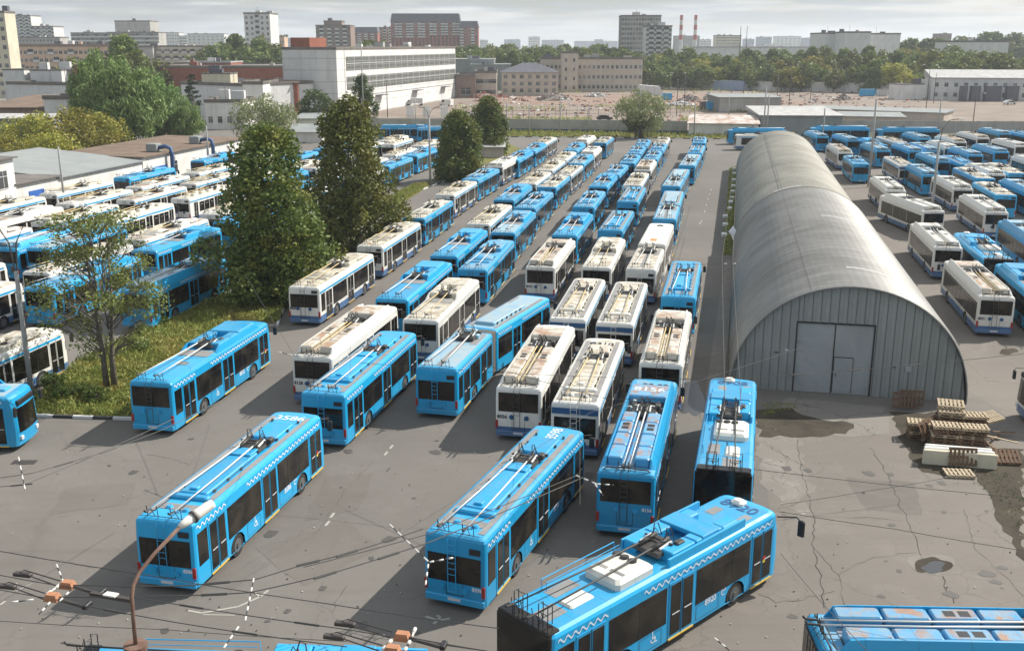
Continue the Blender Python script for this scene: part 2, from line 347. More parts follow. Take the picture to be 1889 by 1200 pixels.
def sidestrip(parent, L, m, side, x0=.15, z0=2.40, z1=2.70):
    b = MB(); b.box(x0, L - .6, side * 1.245, side * 1.256, z0, z1); b.build('cantrail_band', M[m], parent)
def glazing_right(t, L, pm, black=False, old=False):
    s = L / 12.6
    if old:
        for d in ((.9, 2.0), (6.1, 7.5), (11.0, 12.05)): door(t, d[0] * s, d[1] * s, pm)
        for a, c in ((2.3, 3.5), (3.6, 4.75), (4.85, 5.95), (7.7, 8.8), (8.9, 9.9), (10.0, 10.9)): pane(t, a * s, c * s, 1.28, 2.22, -1, fm='frame')
        return
    f = pm
    door(t, 1.12 * s, 2.48 * s, f); door(t, 5.75 * s, 7.15 * s, f); door(t, 10.72 * s, 12.1 * s, f)
    zt = 2.34
    pane(t, .30 * s, 1.02 * s, 1.18, zt, -1, vent=False)
    pane(t, 2.66 * s, 5.62 * s, 1.14, zt, -1, bars=(4.2 * s,)); pane(t, 7.3 * s, 10.6 * s, 1.14, zt, -1, bars=(8.3 * s, 9.5 * s))
def glazing_left(t, L, kind='', dark=True, old=False):
    s = L / 12.6
    pane(t, .30 * s, 4.1 * s, 1.16, 2.34, 1, bars=(1.5 * s, 2.8 * s)); pane(t, 4.2 * s, 8.0 * s, 1.16, 2.34, 1, bars=(5.5 * s, 6.7 * s)); pane(t, 8.1 * s, 11.5 * s, 1.16, 2.34, 1, bars=(9.3 * s, 10.4 * s), vent=False)
def chassis(t, L, axles):
    for s in (1, -1):
        for x0, x1 in ((4.2, 5.4), (7.35, 8.7)) + (((5.6, 7.1), (11.0, 12.0), (.5, 1.9)) if s == 1 else ()):
            if x1 > L - .5: continue
            b = MB(); y0, y1 = s * 1.249, s * 1.2545
            for q in ((x0, x0 + .018, .42, .94), (x1 - .018, x1, .42, .94), (x0, x1, .94, .955), (x0, x1, .405, .42)): b.box(q[0], q[1], y0, y1, q[2], q[3])
            b.build('service_flap', M['seamdark'], t)
    b = MB(); b.box(-.06, -.045, -.26, .26, .40, .52); b.build('number_plate', M['frame'], t)
    b = MB(); b.box(.35, L - .4, -.88, .88, .22, 1.05); b.build('underframe', M['black'], t)
    for ax in axles:
        for s in (1, -1): wheel(t, ax, s)
NUMS = {}
def make_bus(kind, pm, roofm=None, polem='alu', number=None, L=12.6, stripe=True, mark=True, boxm=None, detail=1):
    """kinds: S grey walkways and flat hatch, T boxes towards the front, V old with domed hatch, M fairing with two rows of boxes, A black tail and air conditioner, O old high box"""
    t = empty('trolleybus'); ax = (3.35, 9.75)
    bm_ = body_shell(L, ax); bd = bm_.build('body', M[pm], t)
    chassis(t, L, ax)
    white = pm.startswith('white')
    glazing_right(t, L, pm, old=(kind == 'O')); glazing_left(t, L)
    nm = M['digit_dark'] if white else M['wave']
    if kind == 'A':
        b = MB(); b.cbox(-.03, .12, -1.2, 1.2, 1.15, 2.94, .05); b.cbox(-.02, .5, -1.15, 1.15, 2.9, 3.05, .04); b.build('black_tail_panel', M['glass'], t)
        rear_common(t, kind, pm, False, None, nm, win=False)
    else: rear_common(t, kind, pm, True, number, nm)
    front_common(t, L, pm, kind != 'A')
    rm = roofm or pm; z = 3.02; bx = boxm or rm
    rs = MB(); rs.box(.35, L - .55, -1.04, 1.04, z - .03, z + .006); rs.build('roof_skin', M[rm], t)
    if not white and stripe: wave(t, .3, 2.6); wave(t, 4.4, L - .6); 
    if white and kind == 'M': pass
    if white and kind in ('V', 'O') and stripe: sidestrip(t, L, 'blue', -1, z0=2.5, z1=2.66)
    if white and kind == 'S':
        b = MB(); b.box(-.022, .12, -1.19, 1.19, 2.42, 2.72); b.build('tail_band', M['digit_blue'], t)
        for s in (1, -1): b = MB(); b.box(.2, L - .6, s * 1.245, s * 1.2565, 2.52, 2.66); b.build('cantrail_band', M['blue'], t)
    if kind == 'S':
        for s in (1, -1):
            b = MB(); b.box(.5, L - 1.0, s * .76, s * 1.02, z + .006, z + .022); b.build('walkway_strip', M['grey_strip'], t)
        b = MB(); b.box(1.0, 1.5, -.75, .75, z + .006, z + .02); b.build('rear_mat', M['grey_strip'], t)
        b = MB(); b.cbox(2.3, 6.8, -.62, .62, z + .006, z + .17, .05); b.build('roof_hatch_box', M[bx], t); b = MB(); b.cbox(8.6, L - 2.1, -.62, .62, z + .006, z + .15, .05); b.build('roof_hatch_box', M[bx], t)
        for q in range(4):
            b = MB()
            if q == 0: b.cbox(1.9, 2.25, -.85, .85, z, z + .16, .06)
            elif q == 1: b.disc((1.15, .35, z), .17, .10, 2, 14, 0, .10)
            elif q == 2: b.disc((1.0, -.45, z), .17, .10, 2, 14, 0, .10)
            else: b.cbox(2.5, 2.8, -.1, .25, z + .17, z + .27, .03)
            b.build('roof_vent', M[pm], t)
        b = MB()
        for i in range(8):
            xx = 2.8 + i * 1.15
            if abs(xx - 7.4) > .8 and i not in (3, 4):
                for s in (1, -1): b = MB(); b.box(xx, xx + .12, s * .62, s * .70, z + .02, z + .12); b.build('hatch_latch', M['mech'], t)
        b = MB(); b.tube([(2.6, -.70, z + .10), (6.6, -.70, z + .10)], .014, 5); b.build('latch_bar', M['mech'], t)
        poles(t, 7.35, 3.36, pm=polem)
        b = MB(); b.cbox(6.2, 7.0, -.55, .55, z + .17, z + .25, .03); b.build('pole_stand', M[bx], t)
    elif kind == 'T':
        b = MB()
        for s in (1, -1):
            b.cbox(6.1, 7.6, s * .38, s * .98, z, z + .36, .05); b.cbox(7.64, 8.6, s * .38, s * .98, z, z + .34, .05)
        b.build('roof_box', M[bx], t)
        b = MB(); b.cbox(8.65, 10.9, -.98, .98, z, z + .38, .06); b.build('front_box', M[bx], t)
        for s in (1, -1):
            b = MB(); x0, x1 = 5.4, 11.1
            vs = [(x0, s * 1.02, z - .02), (x1, s * 1.02, z - .02), (x1 - .3, s * 1.00, z + .30), (x0 + .5, s * 1.00, z + .32), (x0, s * 1.16, z - .04), (x1, s * 1.16, z - .04), (x1 - .3, s * 1.08, z + .28), (x0 + .5, s * 1.08, z + .30)]
            b.add(vs, [(0, 1, 2, 3), (4, 7, 6, 5), (0, 4, 5, 1), (3, 2, 6, 7), (0, 3, 7, 4), (1, 5, 6, 2)]); b.build('side_fairing', M[pm], t)
        b = MB(); b.cbox(11.2, 11.8, -.35, .35, z, z + .14, .04); b.build('roof_hatch', M[bx], t)
        b = MB(); b.box(4.6, 5.7, -.95, .95, z + .004, z + .03); b.build('roof_mat', M['grey_strip'], t); b = MB(); b.box(3.0, 3.5, -.5, .1, z + .004, z + .03); b.build('roof_mat', M['grey_strip'], t)
        poles(t, 6.4, 3.40, pm=polem)
    elif kind == 'V':
        b = MB()
        for s in (1, -1):
            b.cbox(7.0, 8.9, s * .30, s * 1.0, z, z + .32, .05)
        b.cbox(9.1, 10.6, -.95, .95, z + .10, z + .24, .03); b.build('roof_box', M[bx], t)
        b = MB(); rows = []
        for i in range(7):
            a = math.pi * i / 6; rows.append([(4.1 - .75 * math.cos(a), y, z + .30 * math.sin(a) * q) for y, q in ((-.95, .55), (-.8, .95), (0, 1.1), (.8, .95), (.95, .55))])
        vs = [p for r in rows for p in r]; b.add(vs, [(i * 5 + j, i * 5 + j + 1, (i + 1) * 5 + j + 1, (i + 1) * 5 + j) for i in range(6) for j in range(4)], 0, True)
        b.build('domed_hatch', M[bx], t)
        b = MB(); b.cbox(11.0, 11.7, -.3, .3, z, z + .17, .06); b.build('roof_vent', M[bx], t); b = MB(); b.cbox(2.5, 2.8, -.9, .9, z, z + .12, .04); b.build('roof_vent', M[bx], t)
        poles(t, 6.9, 3.42, pm=polem)
    elif kind == 'O':
        for i in range(5):
            b = MB(); b.cbox(2.2 + i * 1.9, 3.4 + i * 1.9, -.7, -.2, z, z + .26, .08); b.build('roof_vent', M[bx], t)
            b = MB(); b.cbox(2.5 + i * 1.9, 3.3 + i * 1.9, .25, .75, z, z + .22, .08); b.build('roof_vent', M[bx], t)
        poles(t, 7.2, 3.46, pm=polem)
    elif kind == 'M':
        for s in (1, -1):
            b = MB(); x0, x1 = .55, L - .9
            prof = [(1.245, 2.55), (1.20, 2.98), (1.10, 3.22), (1.0, 3.42), (.93, 3.44), (.93, 3.0), (1.1, 2.8)]
            st = [(x0, 0, .55), (x0 + .25, 0, .96), (x0 + .7, 0, 1), (x1 - 1.2, 0, 1), (x1 - .4, .04, .9), (x1, .10, .15)]
            vs = []
            for x, iy, k in st: vs += [(x, s * (y - iy), 2.55 + (zz - 2.55) * (k if zz > 2.9 else 1)) for y, zz in prof]
            n = len(prof); fs = [(i * n + j, i * n + (j + 1) % n, (i + 1) * n + (j + 1) % n, (i + 1) * n + j) for i in range(len(st) - 1) for j in range(n)]
            fs += [tuple(range(n)), tuple((len(st) - 1) * n + j for j in range(n))]
            b.add(vs, fs); b.build('side_fairing', M[pm], t)
        for s in (1, -1):
            b = MB()
            for i, (a, c) in enumerate(((.75, 2.11), (2.2, 3.56), (3.65, 5.01), (5.1, 6.3))): b.cbox(a, c, s * .26, s * .90, z, z + .40 - .01 * (i % 2), .05)
            for i in range(2): b.box(4.0 + i * .45, 4.33 + i * .45, s * .42, s * .74, z + .39, z + .405, 1)
            b.build('roof_box', [M[bx], M['black']], t)
        b = MB(); b.box(.7, 6.34, -.24, .24, z + .008, z + .03); b.build('pole_channel', M['cream' if white else 'blue_rust'], t)
        b = MB(); b.box(.7, 6.34, -.93, -.25, z + .008, z + .012); b.build('box_gap_sheet', M['mech'], t)  # dark sheet laid to darken the gaps between the boxes
        b = MB(); b.box(6.35, 8.5, -.92, .92, z + .006, z + .05); b.build('equipment_well', M['mech'], t)
        b = MB()
        for i in range(4):
            xx = 6.6 + i * .5
            b.tube([(xx, -.9, z + .12), (xx + .1, -.3, z + .22), (xx, 0, z + .1), (xx + .1, .3, z + .22), (xx, .9, z + .12)], .035, 5, i % 2)
            b.disc((xx + .1, -.6, z + .05), .09, .2, 2, 8, i % 2); b.disc((xx + .2, .62, z + .05), .09, .2, 2, 8, (i + 1) % 2)
        b.build('resistor_gear', [M['alu'], M['mech']], t)
        b = MB(); b.cbox(8.55, 10.3, -.98, .98, z + .1, z + .42, .06); b.build('front_box', M[bx], t)
        for y in (-.66, -.36, .10, .42): b = MB(); b.disc((L - 1.3, y, z + .01), .13, .07, 2, 14); b.build('roof_fan', M['black'], t)
        b = MB(); b.tube([(.30, -1.0, 2.98), (.25, -.9, 3.12), (.18, 0, 3.2), (.25, .9, 3.12), (.30, 1.0, 2.98)], .03, 6); b.tube([(.45, -1.0, 3.0), (.4, 0, 3.15), (.45, 1.0, 3.0)], .02, 6); b.build('tail_rail', M['mech'], t)
        poles(t, 6.7, 3.44, pm=polem, y0=.14, y1=.14, ze=3.38)
    elif kind == 'A':
        b = MB(); b.cbox(3.4, 5.3, -.95, .62, z + .005, z + .34, .12); b.build('air_conditioner', M['ac'], t)
        ac = t
        for i in range(3):
            b = MB(); b.disc((4.9 - i * .02, .42 - i * .36, z + .34), .16, .05, 2, 16); b.disc((4.9 - i * .02, .42 - i * .36, z + .39), .10, .02, 2, 16, 1); b.build('fan_grille', [M['black'], M['mech']], t)
        for q in ((-.75, -.15), (.0, .5)): b = MB(); b.box(3.85, 4.0, *q, z + .335, z + .35); b.build('air_slot', M['grey_strip'], t)
        b = MB(); b.cbox(1.55, 2.65, -.62, .02, z + .005, z + .09, .06); b.build('roof_hatch', M['ac'], t)
        for q in ((.5, 1.4, -.6, .1), (1.7, 2.9, .25, .8), (10.3, 11.0, .3, .7), (10.6, 11.2, -.9, -.55)): b = MB(); b.box(*q, z + .006, z + .014); b.build('roof_mat', M['grey_strip'], t)
        b = MB()
        for a, c in ((6.2, 7.5), (7.55, 9.1)): b.cbox(a, c, -.98, -.40, z, z + .38, .04)
        for a, c in ((5.9, 7.0), (7.05, 8.6)): b.cbox(a, c, .42, .98, z, z + .36, .04)
        b.cbox(9.15, 10.1, -.98, -.45, z, z + .34, .05); b.cbox(8.7, 9.6, .42, .98, z, z + .32, .05); b.build('roof_box', M[bx], t)
        b = MB(); b.cbox(7.9, 8.9, -.99, .99, z + .28, z + .43, .03); b.build('cross_plate', M[bx], t)
        for s in (1, -1): b = MB(); b.box(5.9, 10.4, s * 1.0, s * 1.10, z - .05, z + .30); b.build('side_fairing', M[pm], t)
        b = MB(); 
        b.tube([(1.8, .95, z), (1.8, 1.0, z + .35), (5.4, 1.0, z + .40), (5.4, .95, z)], .02, 5); b.tube([(1.8, .75, z), (1.8, .75, z + .33), (5.4, .75, z + .38)], .014, 5); b.build('side_rail', M[pm], t)
        b = MB(); b.cbox(L - 1.0, L - .55, -.1, .45, z, z + .20, .09); b.build('white_dome', M['ac'], t)
        poles(t, 6.35, 3.46, pm='mech', y0=.28, y1=.46)
        for s in (1, -1):
            b = MB()
            for q in (-.2, .2):
                b.tube([(.55, s * .55 + q, z), (.55, s * .55 + q, z + .62), (.35, s * .55 + q, z + .62), (.35, s * .55 + q, z)], .018, 5)
            b.tube([(.35, s * .55 - .2, z + .35), (.35, s * .55 + .2, z + .35)], .014, 5); b.tube([(.45, s * .55 - .2, z + .62), (.45, s * .55 + .2, z + .62)], .014, 5)
            b.build('pole_guard', M['mech'], t)
    return t
def artic(pm, roofm, heading_bend=0.0, number=None, front_white=False, L1=7.4, L2=9.6):
    """articulated trolleybus; origin at the rear end of the rear section, front section turned by heading_bend about the joint"""
    t = empty('articulated_trolleybus'); jx = L1 + .45
    def MT(o):
        return o
    b = body_shell(L1, (3.35,), flat_front=True); b.build('rear_body', M[pm], t)
    u = MB(); u.box(.35, L1 - .3, -.88, .88, .22, 1.05); u.build('underframe', M['black'], t)
    for s in (1, -1): wheel(t, 3.35, s)
    door(t, 1.1, 2.4, pm); pane(t, .3, 1.0, 1.2, 2.34, -1, vent=False); pane(t, 2.55, 4.5, 1.14, 2.34, -1, bars=(3.5,)); door(t, 4.7, 5.95, pm); pane(t, 6.1, L1 - .25, 1.14, 2.34, -1)
    pane(t, .3, 3.6, 1.16, 2.34, 1, bars=(1.9,)); pane(t, 3.7, L1 - .3, 1.16, 2.34, 1, bars=(5.2,))
    rear_common(t, 'S', pm, True, number, M['wave'] if not pm.startswith('white') else M['digit_dark'])
    z = 3.02
    rs = MB(); rs.box(.35, L1 - .2, -1.04, 1.04, z - .03, z + .006); rs.build('roof_skin', M[roofm], t)
    for q in ((.6, L1 - .3, -.16, .16), (L1 - 2.6, L1 - .3, -.95, -.5)): ms = MB(); ms.box(*q, z + .006, z + .02); ms.build('walkway_strip', M['grey_strip'], t)
    for q in ((L1 - 1.5, L1 - .9, -.75, -.28, z, z + .30, .06), (L1 - 1.5, L1 - .9, .28, .75, z, z + .30, .06), (L1 - .85, L1 - .35, -.5, .5, z, z + .42, .12)): bb = MB(); bb.cbox(*q); bb.build('roof_box', M[roofm], t)
    poles(t, L1 - 1.6, 3.40)
    if not pm.startswith('white'): wave(t, .3, L1 - .4)
    # bellows
    bl = MB(); k = 7
    for i in range(k):
        f0 = i / k; a = heading_bend * f0; xx = L1 + .9 * f0
        o = .0 if i % 2 else .05
        c = Vector((xx, 0, 1.62)); bl.obox((xx + .06, math.sin(a) * .2, 1.64), .13, 2.36 + o, 2.62 + o, a)
    bl.build('bellows', M['bellows'], t)
    # front section as parts turned about the joint
    J = Matrix.Translation((jx, 0, 0)) @ Matrix.Rotation(heading_bend, 4, 'Z') @ Matrix.Translation((.45, 0, 0))
    before = set(bpy.data.objects)
    b = body_shell(L2, (L2 - 2.85,), zr=2.86 + (.22 if front_white else 0)); b.build('body', M['whitefull' if front_white else pm], t)
    u = MB(); u.box(.35, L2 - .4, -.88, .88, .22, 1.05); u.build('underframe', M['black'], t)
    for s in (1, -1): wheel(t, L2 - 2.85, s)
    door(t, 2.6, 3.9, pm); pane(t, .3, 2.45, 1.14, 2.34, -1, bars=(1.4,)); pane(t, 4.1, 7.6, 1.14, 2.34, -1, bars=(5.2, 6.4)); door(t, L2 - 1.8, L2 - .5, pm)
    pane(t, .3, 4.2, 1.16, 2.34, 1, bars=(1.6, 2.9)); pane(t, 4.3, 8.4, 1.16, 2.34, 1, bars=(5.6, 7.0))
    front_common(t, L2, pm)
    zz = z + (.22 if front_white else 0)
    rs = MB(); rs.box(.3, L2 - .5, -1.04, 1.04, zz - .03, zz + .006); rs.build('roof_skin', M['ac' if front_white else roofm], t)
    if front_white:
        q = MB(); q.cbox(1.2, 1.9, -.3, .3, zz, zz + .06, .02); q.build('rusty_patch', M['orange'], t); q = MB(); q.cbox(L2 - 1.8, L2 - 1.3, -.3, .3, zz, zz + .1, .03); q.build('roof_vent', M['grey_strip'], t)
    else:
        for s in (1, -1):
            q = MB(); q.box(.5, L2 - 1.0, s * .78, s * 1.02, z + .006, z + .02); q.build('walkway_strip', M['grey_strip'], t)
        q = MB(); q.cbox(.9, L2 - 3.6, -.68, .68, z + .006, z + .22, .06); q.build('roof_hatch_box', M[roofm], t)
        for i in range(6): q = MB(); q.box(1.3 + i * .75, 1.42 + i * .75, -.75, -.68, z + .05, z + .18); q.build('hatch_latch', M['mech'], t)
    if not pm.startswith('white'): wave(t, .3, 2.4); wave(t, 4.2, L2 - .6)
    for o in set(bpy.data.objects) - before:
        o.data.transform(J)
    return t
# ------------------------------------------------------------ one trolleybus of each kind
PROTO = {}
def proto(key, **k):
    PROTO[key] = make_bus(**k); PROTO[key]['proto'] = key
proto('S_b', kind='S', pm='blue'); proto('T_b', kind='T', pm='blue'); proto('T_p', kind='T', pm='blue', roofm='blue_pale', boxm='blue_worn')
proto('V_w', kind='V', pm='white', roofm='cream', polem='polyellow', boxm='cream'); proto('V_b', kind='V', pm='blue', roofm='blue_worn', boxm='blue_worn')
proto('M_w', kind='M', pm='white', roofm='whitefull', boxm='white_rust', polem='polyellow'); proto('M_b', kind='M', pm='blue', roofm='blue_worn', boxm='blue_pale')
proto('M_k', kind='M', pm='blue', roofm='blue_worn', boxm='blue_rust'); proto('M_g', kind='M', pm='white', roofm='whitefull', boxm='whitefull')
proto('S_w', kind='S', pm='white', roofm='cream', boxm='cream', polem='polyellow'); proto('O_w', kind='O', pm='white', roofm='cream', boxm='cream', polem='polyellow')
proto('V_r', kind='V', pm='white', roofm='white_rust', polem='polyellow', boxm='whitefull'); proto('T_r', kind='T', pm='white', roofm='white_rust', boxm='whitefull', polem='alu'); proto('V_g', kind='V', pm='whitefull', roofm='whitefull', polem='polyellow', boxm='cream')
proto('T_w', kind='T', pm='white', roofm='cream', boxm='cream', polem='polyellow')
proto('V_c', kind='V', pm='blue', roofm='cream', boxm='cream', polem='alu'); proto('A_b', kind='A', pm='blue')
PROTO['R_b'] = artic('blue', 'blue_pale', 0.0); PROTO['R_w'] = artic('white', 'cream', 0.0, front_white=True); PROTO['R_bend'] = artic('blue', 'blue_pale', R(-9.0))
index_kids()
USED = set(); BUSES = []
NAMES = {'S': 'with grey roof walkways', 'T': 'with roof boxes near the front', 'V': 'with a domed roof hatch', 'M': 'with boxes along its whole roof', 'A': 'with a cream air conditioner', 'O': 'with small roof vents', 'R': 'in two sections'}
def put(key, x, y, hdg, label, group, length=12.9, width=1.0):
    p = PROTO[key]
    if key in USED: o = copy_tree(p); KIDS.setdefault(o.name, KIDS.get(o.name, []))
    else: o = p; USED.add(key)
    o.location = (x, y, 0); o.rotation_euler = (0, 0, R(hdg))
    L0 = 18.0 if key[0] == 'R' else 12.65
    o.scale = (length / L0, width, 1)
    col = 'white' if key.endswith(('w', 'g', 'r')) else 'blue'
    tag(o, label.replace('COL', col), 'trolleybus', group); BUSES.append(o)
    if 'proto' in o: del o['proto']
    return o
def place_rr(key, u, v, hdg, label, group, length=12.9, side=-1):
    """by the rear right (side -1) or rear left (+1) roof corner"""
    p = G(u, v, 2.92); h = R(hdg); nx, ny = -math.sin(h), math.cos(h)
    c = (p.x - side * nx * 1.22, p.y - side * ny * 1.22)
    return put(key, c[0], c[1], hdg, label, group, length)
ORD = ['nearest', 'second', 'third', 'fourth', 'fifth', 'sixth', 'seventh', 'eighth', 'ninth', 'tenth', 'eleventh', 'twelfth']
def row(rowname, group, items):
    for i, it in enumerate(items):
        key, u, v, u2, v2 = it[:5]; extra = it[5] if len(it) > 5 else ''
        a, b = G(u, v, 2.92), G(u2, v2, 2.92); Ln = (b - a).length
        h = math.degrees(math.atan2(b.y - a.y, b.x - a.x)); h = 78.9 + max(-2.5, min(2.5, h - 78.9)) * .5
        lab = 'COL trolleybus%s, %s from the camera in %s' % (extra, ORD[i] if i else 'nearest', rowname)
        if i == 0: lab = 'COL trolleybus%s, nearest the camera in %s' % (extra, rowname)
        place_rr(key, u, v, h, lab, group, max(12.3, min(13.6, Ln)))
row('the row beside the tall trees', 'trolleybuses in the row beside the tall trees', [
 ('V_w', 588, 533, 691.7, 466), ('V_w', 705.5, 456.5, 776, 409), ('V_c', 783.5, 404.8, 834.5, 364.5), ('V_w', 838.5, 360.7, 879, 335), ('V_b', 882.7, 333, 925, 312), ('M_g', 927.7, 308, 954, 295.5), ('T_b', 957, 296, 986.7, 279.3), ('T_b', 987.7, 279.3, 1008, 266), ('V_w', 1008, 265.5, 1028, 254)])
row('the second row from the trees', 'trolleybuses in the second row from the trees', [
 ('M_w', 610.9, 662.6, 739, 565), ('T_b', 752, 554.7, 837.5, 481), ('T_b', 843.5, 474.5, 902, 419.7), ('V_w', 903.5, 415, 945, 373.5), ('T_b', 948, 370.5, 984.7, 339.7), ('V_w', 989, 339.7, 1018.5, 318), ('V_w', 1020, 315, 1044, 297), ('V_w', 1045.5, 295.5, 1063, 281.5), ('T_b', 1065, 278.5, 1080, 266), ('M_g', 1084, 263, 1097.5, 255.7)])
row('the third row from the trees', 'trolleybuses in the third row from the trees', [
 ('S_b', 635, 732.5, 792.6, 614.4), ('T_w', 807.8, 594, 884, 515), ('V_b', 898, 500, 944.7, 443), ('T_p', 950, 431.7, 986, 391.5), ('V_b', 987.7, 385.5, 1023.7, 353), ('V_c', 1026, 347, 1052, 327), ('S_w', 1054, 324, 1076, 307.8), ('T_p', 1077, 303, 1095.8, 289), ('M_g', 1096.6, 286, 1110, 273)])
place_rr('V_c', 1118.6, 264.5, 78, 'pale roofed blue trolleybus alone beside the far end of the third row', 'trolleybuses standing apart', 12.4)
row('the row behind the central gap', 'trolleybuses in the row behind the central gap', [
 ('M_w', 998, 721, 1064, 601.6), ('S_w', 1080.7, 591.5, 1117.6, 515), ('M_w', 1023.5, 495.4, 1063, 443), ('T_b', 1064.5, 436, 1098, 391), ('V_b', 1096, 383.5, 1120, 346.7), ('T_b', 1121, 345.6, 1141, 324), ('V_b', 1142.6, 323.4, 1165, 305.3), ('V_b', 1171, 301.8, 1183, 286.7), ('V_b', 1183, 284.5, 1192, 271), ('V_b', 1194, 270, 1200, 259)])
row('the middle white fronted row', 'trolleybuses in the middle white fronted row', [
 ('S_w', 1105, 750, 1159.5, 627), ('S_w', 1168.4, 600, 1197.7, 521.6), ('T_w', 1127.5, 496, 1156.7, 437.5), ('S_b', 1148.5, 427, 1173, 389.5), ('S_b', 1177, 373.7, 1192.7, 346), ('V_w', 1184, 342.7, 1199, 319), ('M_w', 1201, 314.6, 1213, 298.3), ('V_b', 1213, 294.5, 1222.5, 279.7), ('V_b', 1223.6, 278.5, 1230.6, 268), ('V_w', 1230.6, 265, 1236.5, 255)])
g = 'trolleybuses in the row nearest the arched hangar'
place_rr('M_k', 1208, 881.5, 77, 'blue trolleybus numbered 8156 with rusty roof boxes', g, 13.3)
place_rr('M_w', 1258.7, 675, 78, 'white trolleybus directly behind the blue trolleybus numbered 8156', g, 12.7)
place_rr('S_b', 1282.8, 551, 78, 'blue trolleybus with grey walkways, third in the row nearest the hangar', g, 13.2)
place_rr('R_w', 1210, 499, 77.5, 'white articulated trolleybus with a plain white front roof', g, 21.5)
place_rr('R_b', 1247.5, 406, 78.8, 'blue articulated trolleybus just behind the white articulated one', g, 22)
place_rr('R_b', 1255, 345, 77, 'second blue articulated trolleybus behind the white articulated one', g, 19.5)
place_rr('R_b', 1282, 306.5, 76.8, 'pale green roofed articulated trolleybus, third from the far end of the hangar row', g, 17)
place_rr('S_b', 1294.8, 283, 77.5, 'blue trolleybus next to last at the far end of the hangar row', g, 14)
place_rr('V_b', 1301.8, 264.5, 79, 'blue trolleybus farthest away in the hangar row', g, 12.2)
g = 'trolleybuses standing in the front yard'
put('R_bend', -4.27, 55.05, 76.0, 'pale roofed blue articulated trolleybus bent at grey bellows', g, 18.6)
place_rr('A_b', 1388.8, 876.9, 76.5, 'blue trolleybus numbered 8908 with black tail, beside the hangar front', g, 13.2)
B_8586 = place_rr('S_b', 352.7, 970.7, 77.0, 'blue trolleybus numbered 8586 at the left of the front yard', g, 12.6)
B_8598 = place_rr('S_b', 893, 1004, 68.6, 'blue trolleybus numbered 8598 in the middle of the front yard', g, 12.4)
B_8920 = place_rr('A_b', 1015.5, 1179, 44.0, 'blue trolleybus numbered 8920 with cream air conditioner and black mirror', g, 13.0)
B_245 = place_rr('T_b', 313.9, 709.7, 79.5, 'blue trolleybus beside the grass island with zigzag stripe and poles down', g, 13.2)
put('T_p', -38.2, 51.3, 0, 'blue trolleybus cut off at the left edge, its windscreen facing right', g, 12.6)
put('M_k', 9.3, 28.15, -2, 'blue trolleybus with rust patched roof boxes at the bottom right edge', g, 13)
put('A_b', -12.9, 26.35, -3.5, 'blue trolleybus mostly below the bottom left edge of the photo', g, 12.6)
# left yard: lanes 78.8 degrees; s is the lane of the right hand side, t the distance along it
D_ = Vector((math.cos(R(78.8)), math.sin(R(78.8)), 0)); N_ = Vector((math.sin(R(78.8)), -math.cos(R(78.8)), 0))
def lane(key, s, y, label, group, length=12.7):
    # point with lane coordinate s and world y at its rear right corner
    x = (s + y * math.cos(R(78.8))) / math.sin(R(78.8))
    c = Vector((x, y, 0)) - N_ * 1.25
    put(key, c.x, c.y, 78.8, label, group, length)
lanes_left = [
 ('the lane beside the grass island', -40.4, [(51.2, 'V_w'), (73.6, 'M_b')]),
 ('the second lane left of the trees', -47.9, [(74.4, 'T_b'), (88.9, 'T_b'), (104, 'T_b'), (119, 'V_w'), (140, 'T_r'), (154.5, 'V_b'), (169, 'T_b'), (184, 'V_w')]),
 ('the third lane left of the trees', -51.6, [(64.6, 'V_w'), (80, 'T_w'), (94.2, 'V_r'), (109, 'V_g'), (124, 'T_b'), (139, 'V_w'), (154, 'V_w'), (170, 'O_w'), (186, 'V_w')]),
 ('the fourth lane left of the trees', -57.7, [(72, 'V_w'), (90.0, 'T_p'), (137, 'T_b'), (152, 'V_r'), (167, 'V_w'), (189, 'O_w')]),
 ('the fifth lane left of the trees', -60.6, [(75, 'V_r'), (90.0, 'M_b'), (105, 'O_w'), (120.6, 'O_w'), (135.5, 'O_w'), (150.5, 'V_w'), (166, 'V_b'), (181, 'V_w'), (196, 'V_w')]),
 ('the sixth lane left of the trees', -66.3, [(75.5, 'T_r'), (89, 'V_r'), (104.2, 'V_w'), (119.5, 'V_r'), (134, 'V_w'), (149, 'V_g'), (164, 'V_b'), (179, 'T_b')]),
 ('the seventh lane left of the trees', -71.4, [(88, 'V_w'), (102.4, 'T_r'), (116.5, 'V_g'), (130.7, 'V_r'), (145.5, 'V_w'), (163, 'V_r')]),
 ('the lane along the white wall', -78.2, [(96.5, 'V_w'), (110.2, 'V_w'), (124.4, 'V_g'), (140.2, 'V_b'), (161.2, 'T_b')])]
for nm_, s_, its in lanes_left:
    for i, (y_, k_) in enumerate(its):
        lane(k_, s_, y_, 'COL trolleybus, %s from the camera in %s' % (ORD[i], nm_), 'trolleybuses in the left yard')
# right yard
g = 'trolleybuses parked right of the hangar'
def rl(key, ul, vl, uf, vf, label, hd=None):
    a, b = G(ul, vl, 2.92), G(uf, vf, 2.92); h = math.degrees(math.atan2(b.y - a.y, b.x - a.x)) if hd is None else hd
    place_rr(key, ul, vl, h, label, g, max(12.3, min(13.4, (b - a).length)), side=1)
rl('M_w', 1807, 548, 1742, 480, 'white trolleybus numbered 8031 with rusty roof, nearest behind the hangar', 78.5)
rl('M_g', 1723.5, 457, 1680.6, 410.6, 'white trolleybus second in line from the one numbered 8031', 78.5)
rl('M_g', 1703.4, 390.5, 1616.7, 359.9, 'white trolleybus standing askew between two others beside the hangar', 92)
rl('M_g', 1634, 352, 1605.4, 326.6, 'white trolleybus with rounded roof, just behind the askew white one', 80)
rl('V_b', 1574, 303, 1553, 288, 'single blue trolleybus closest to the far half of the hangar', 80)
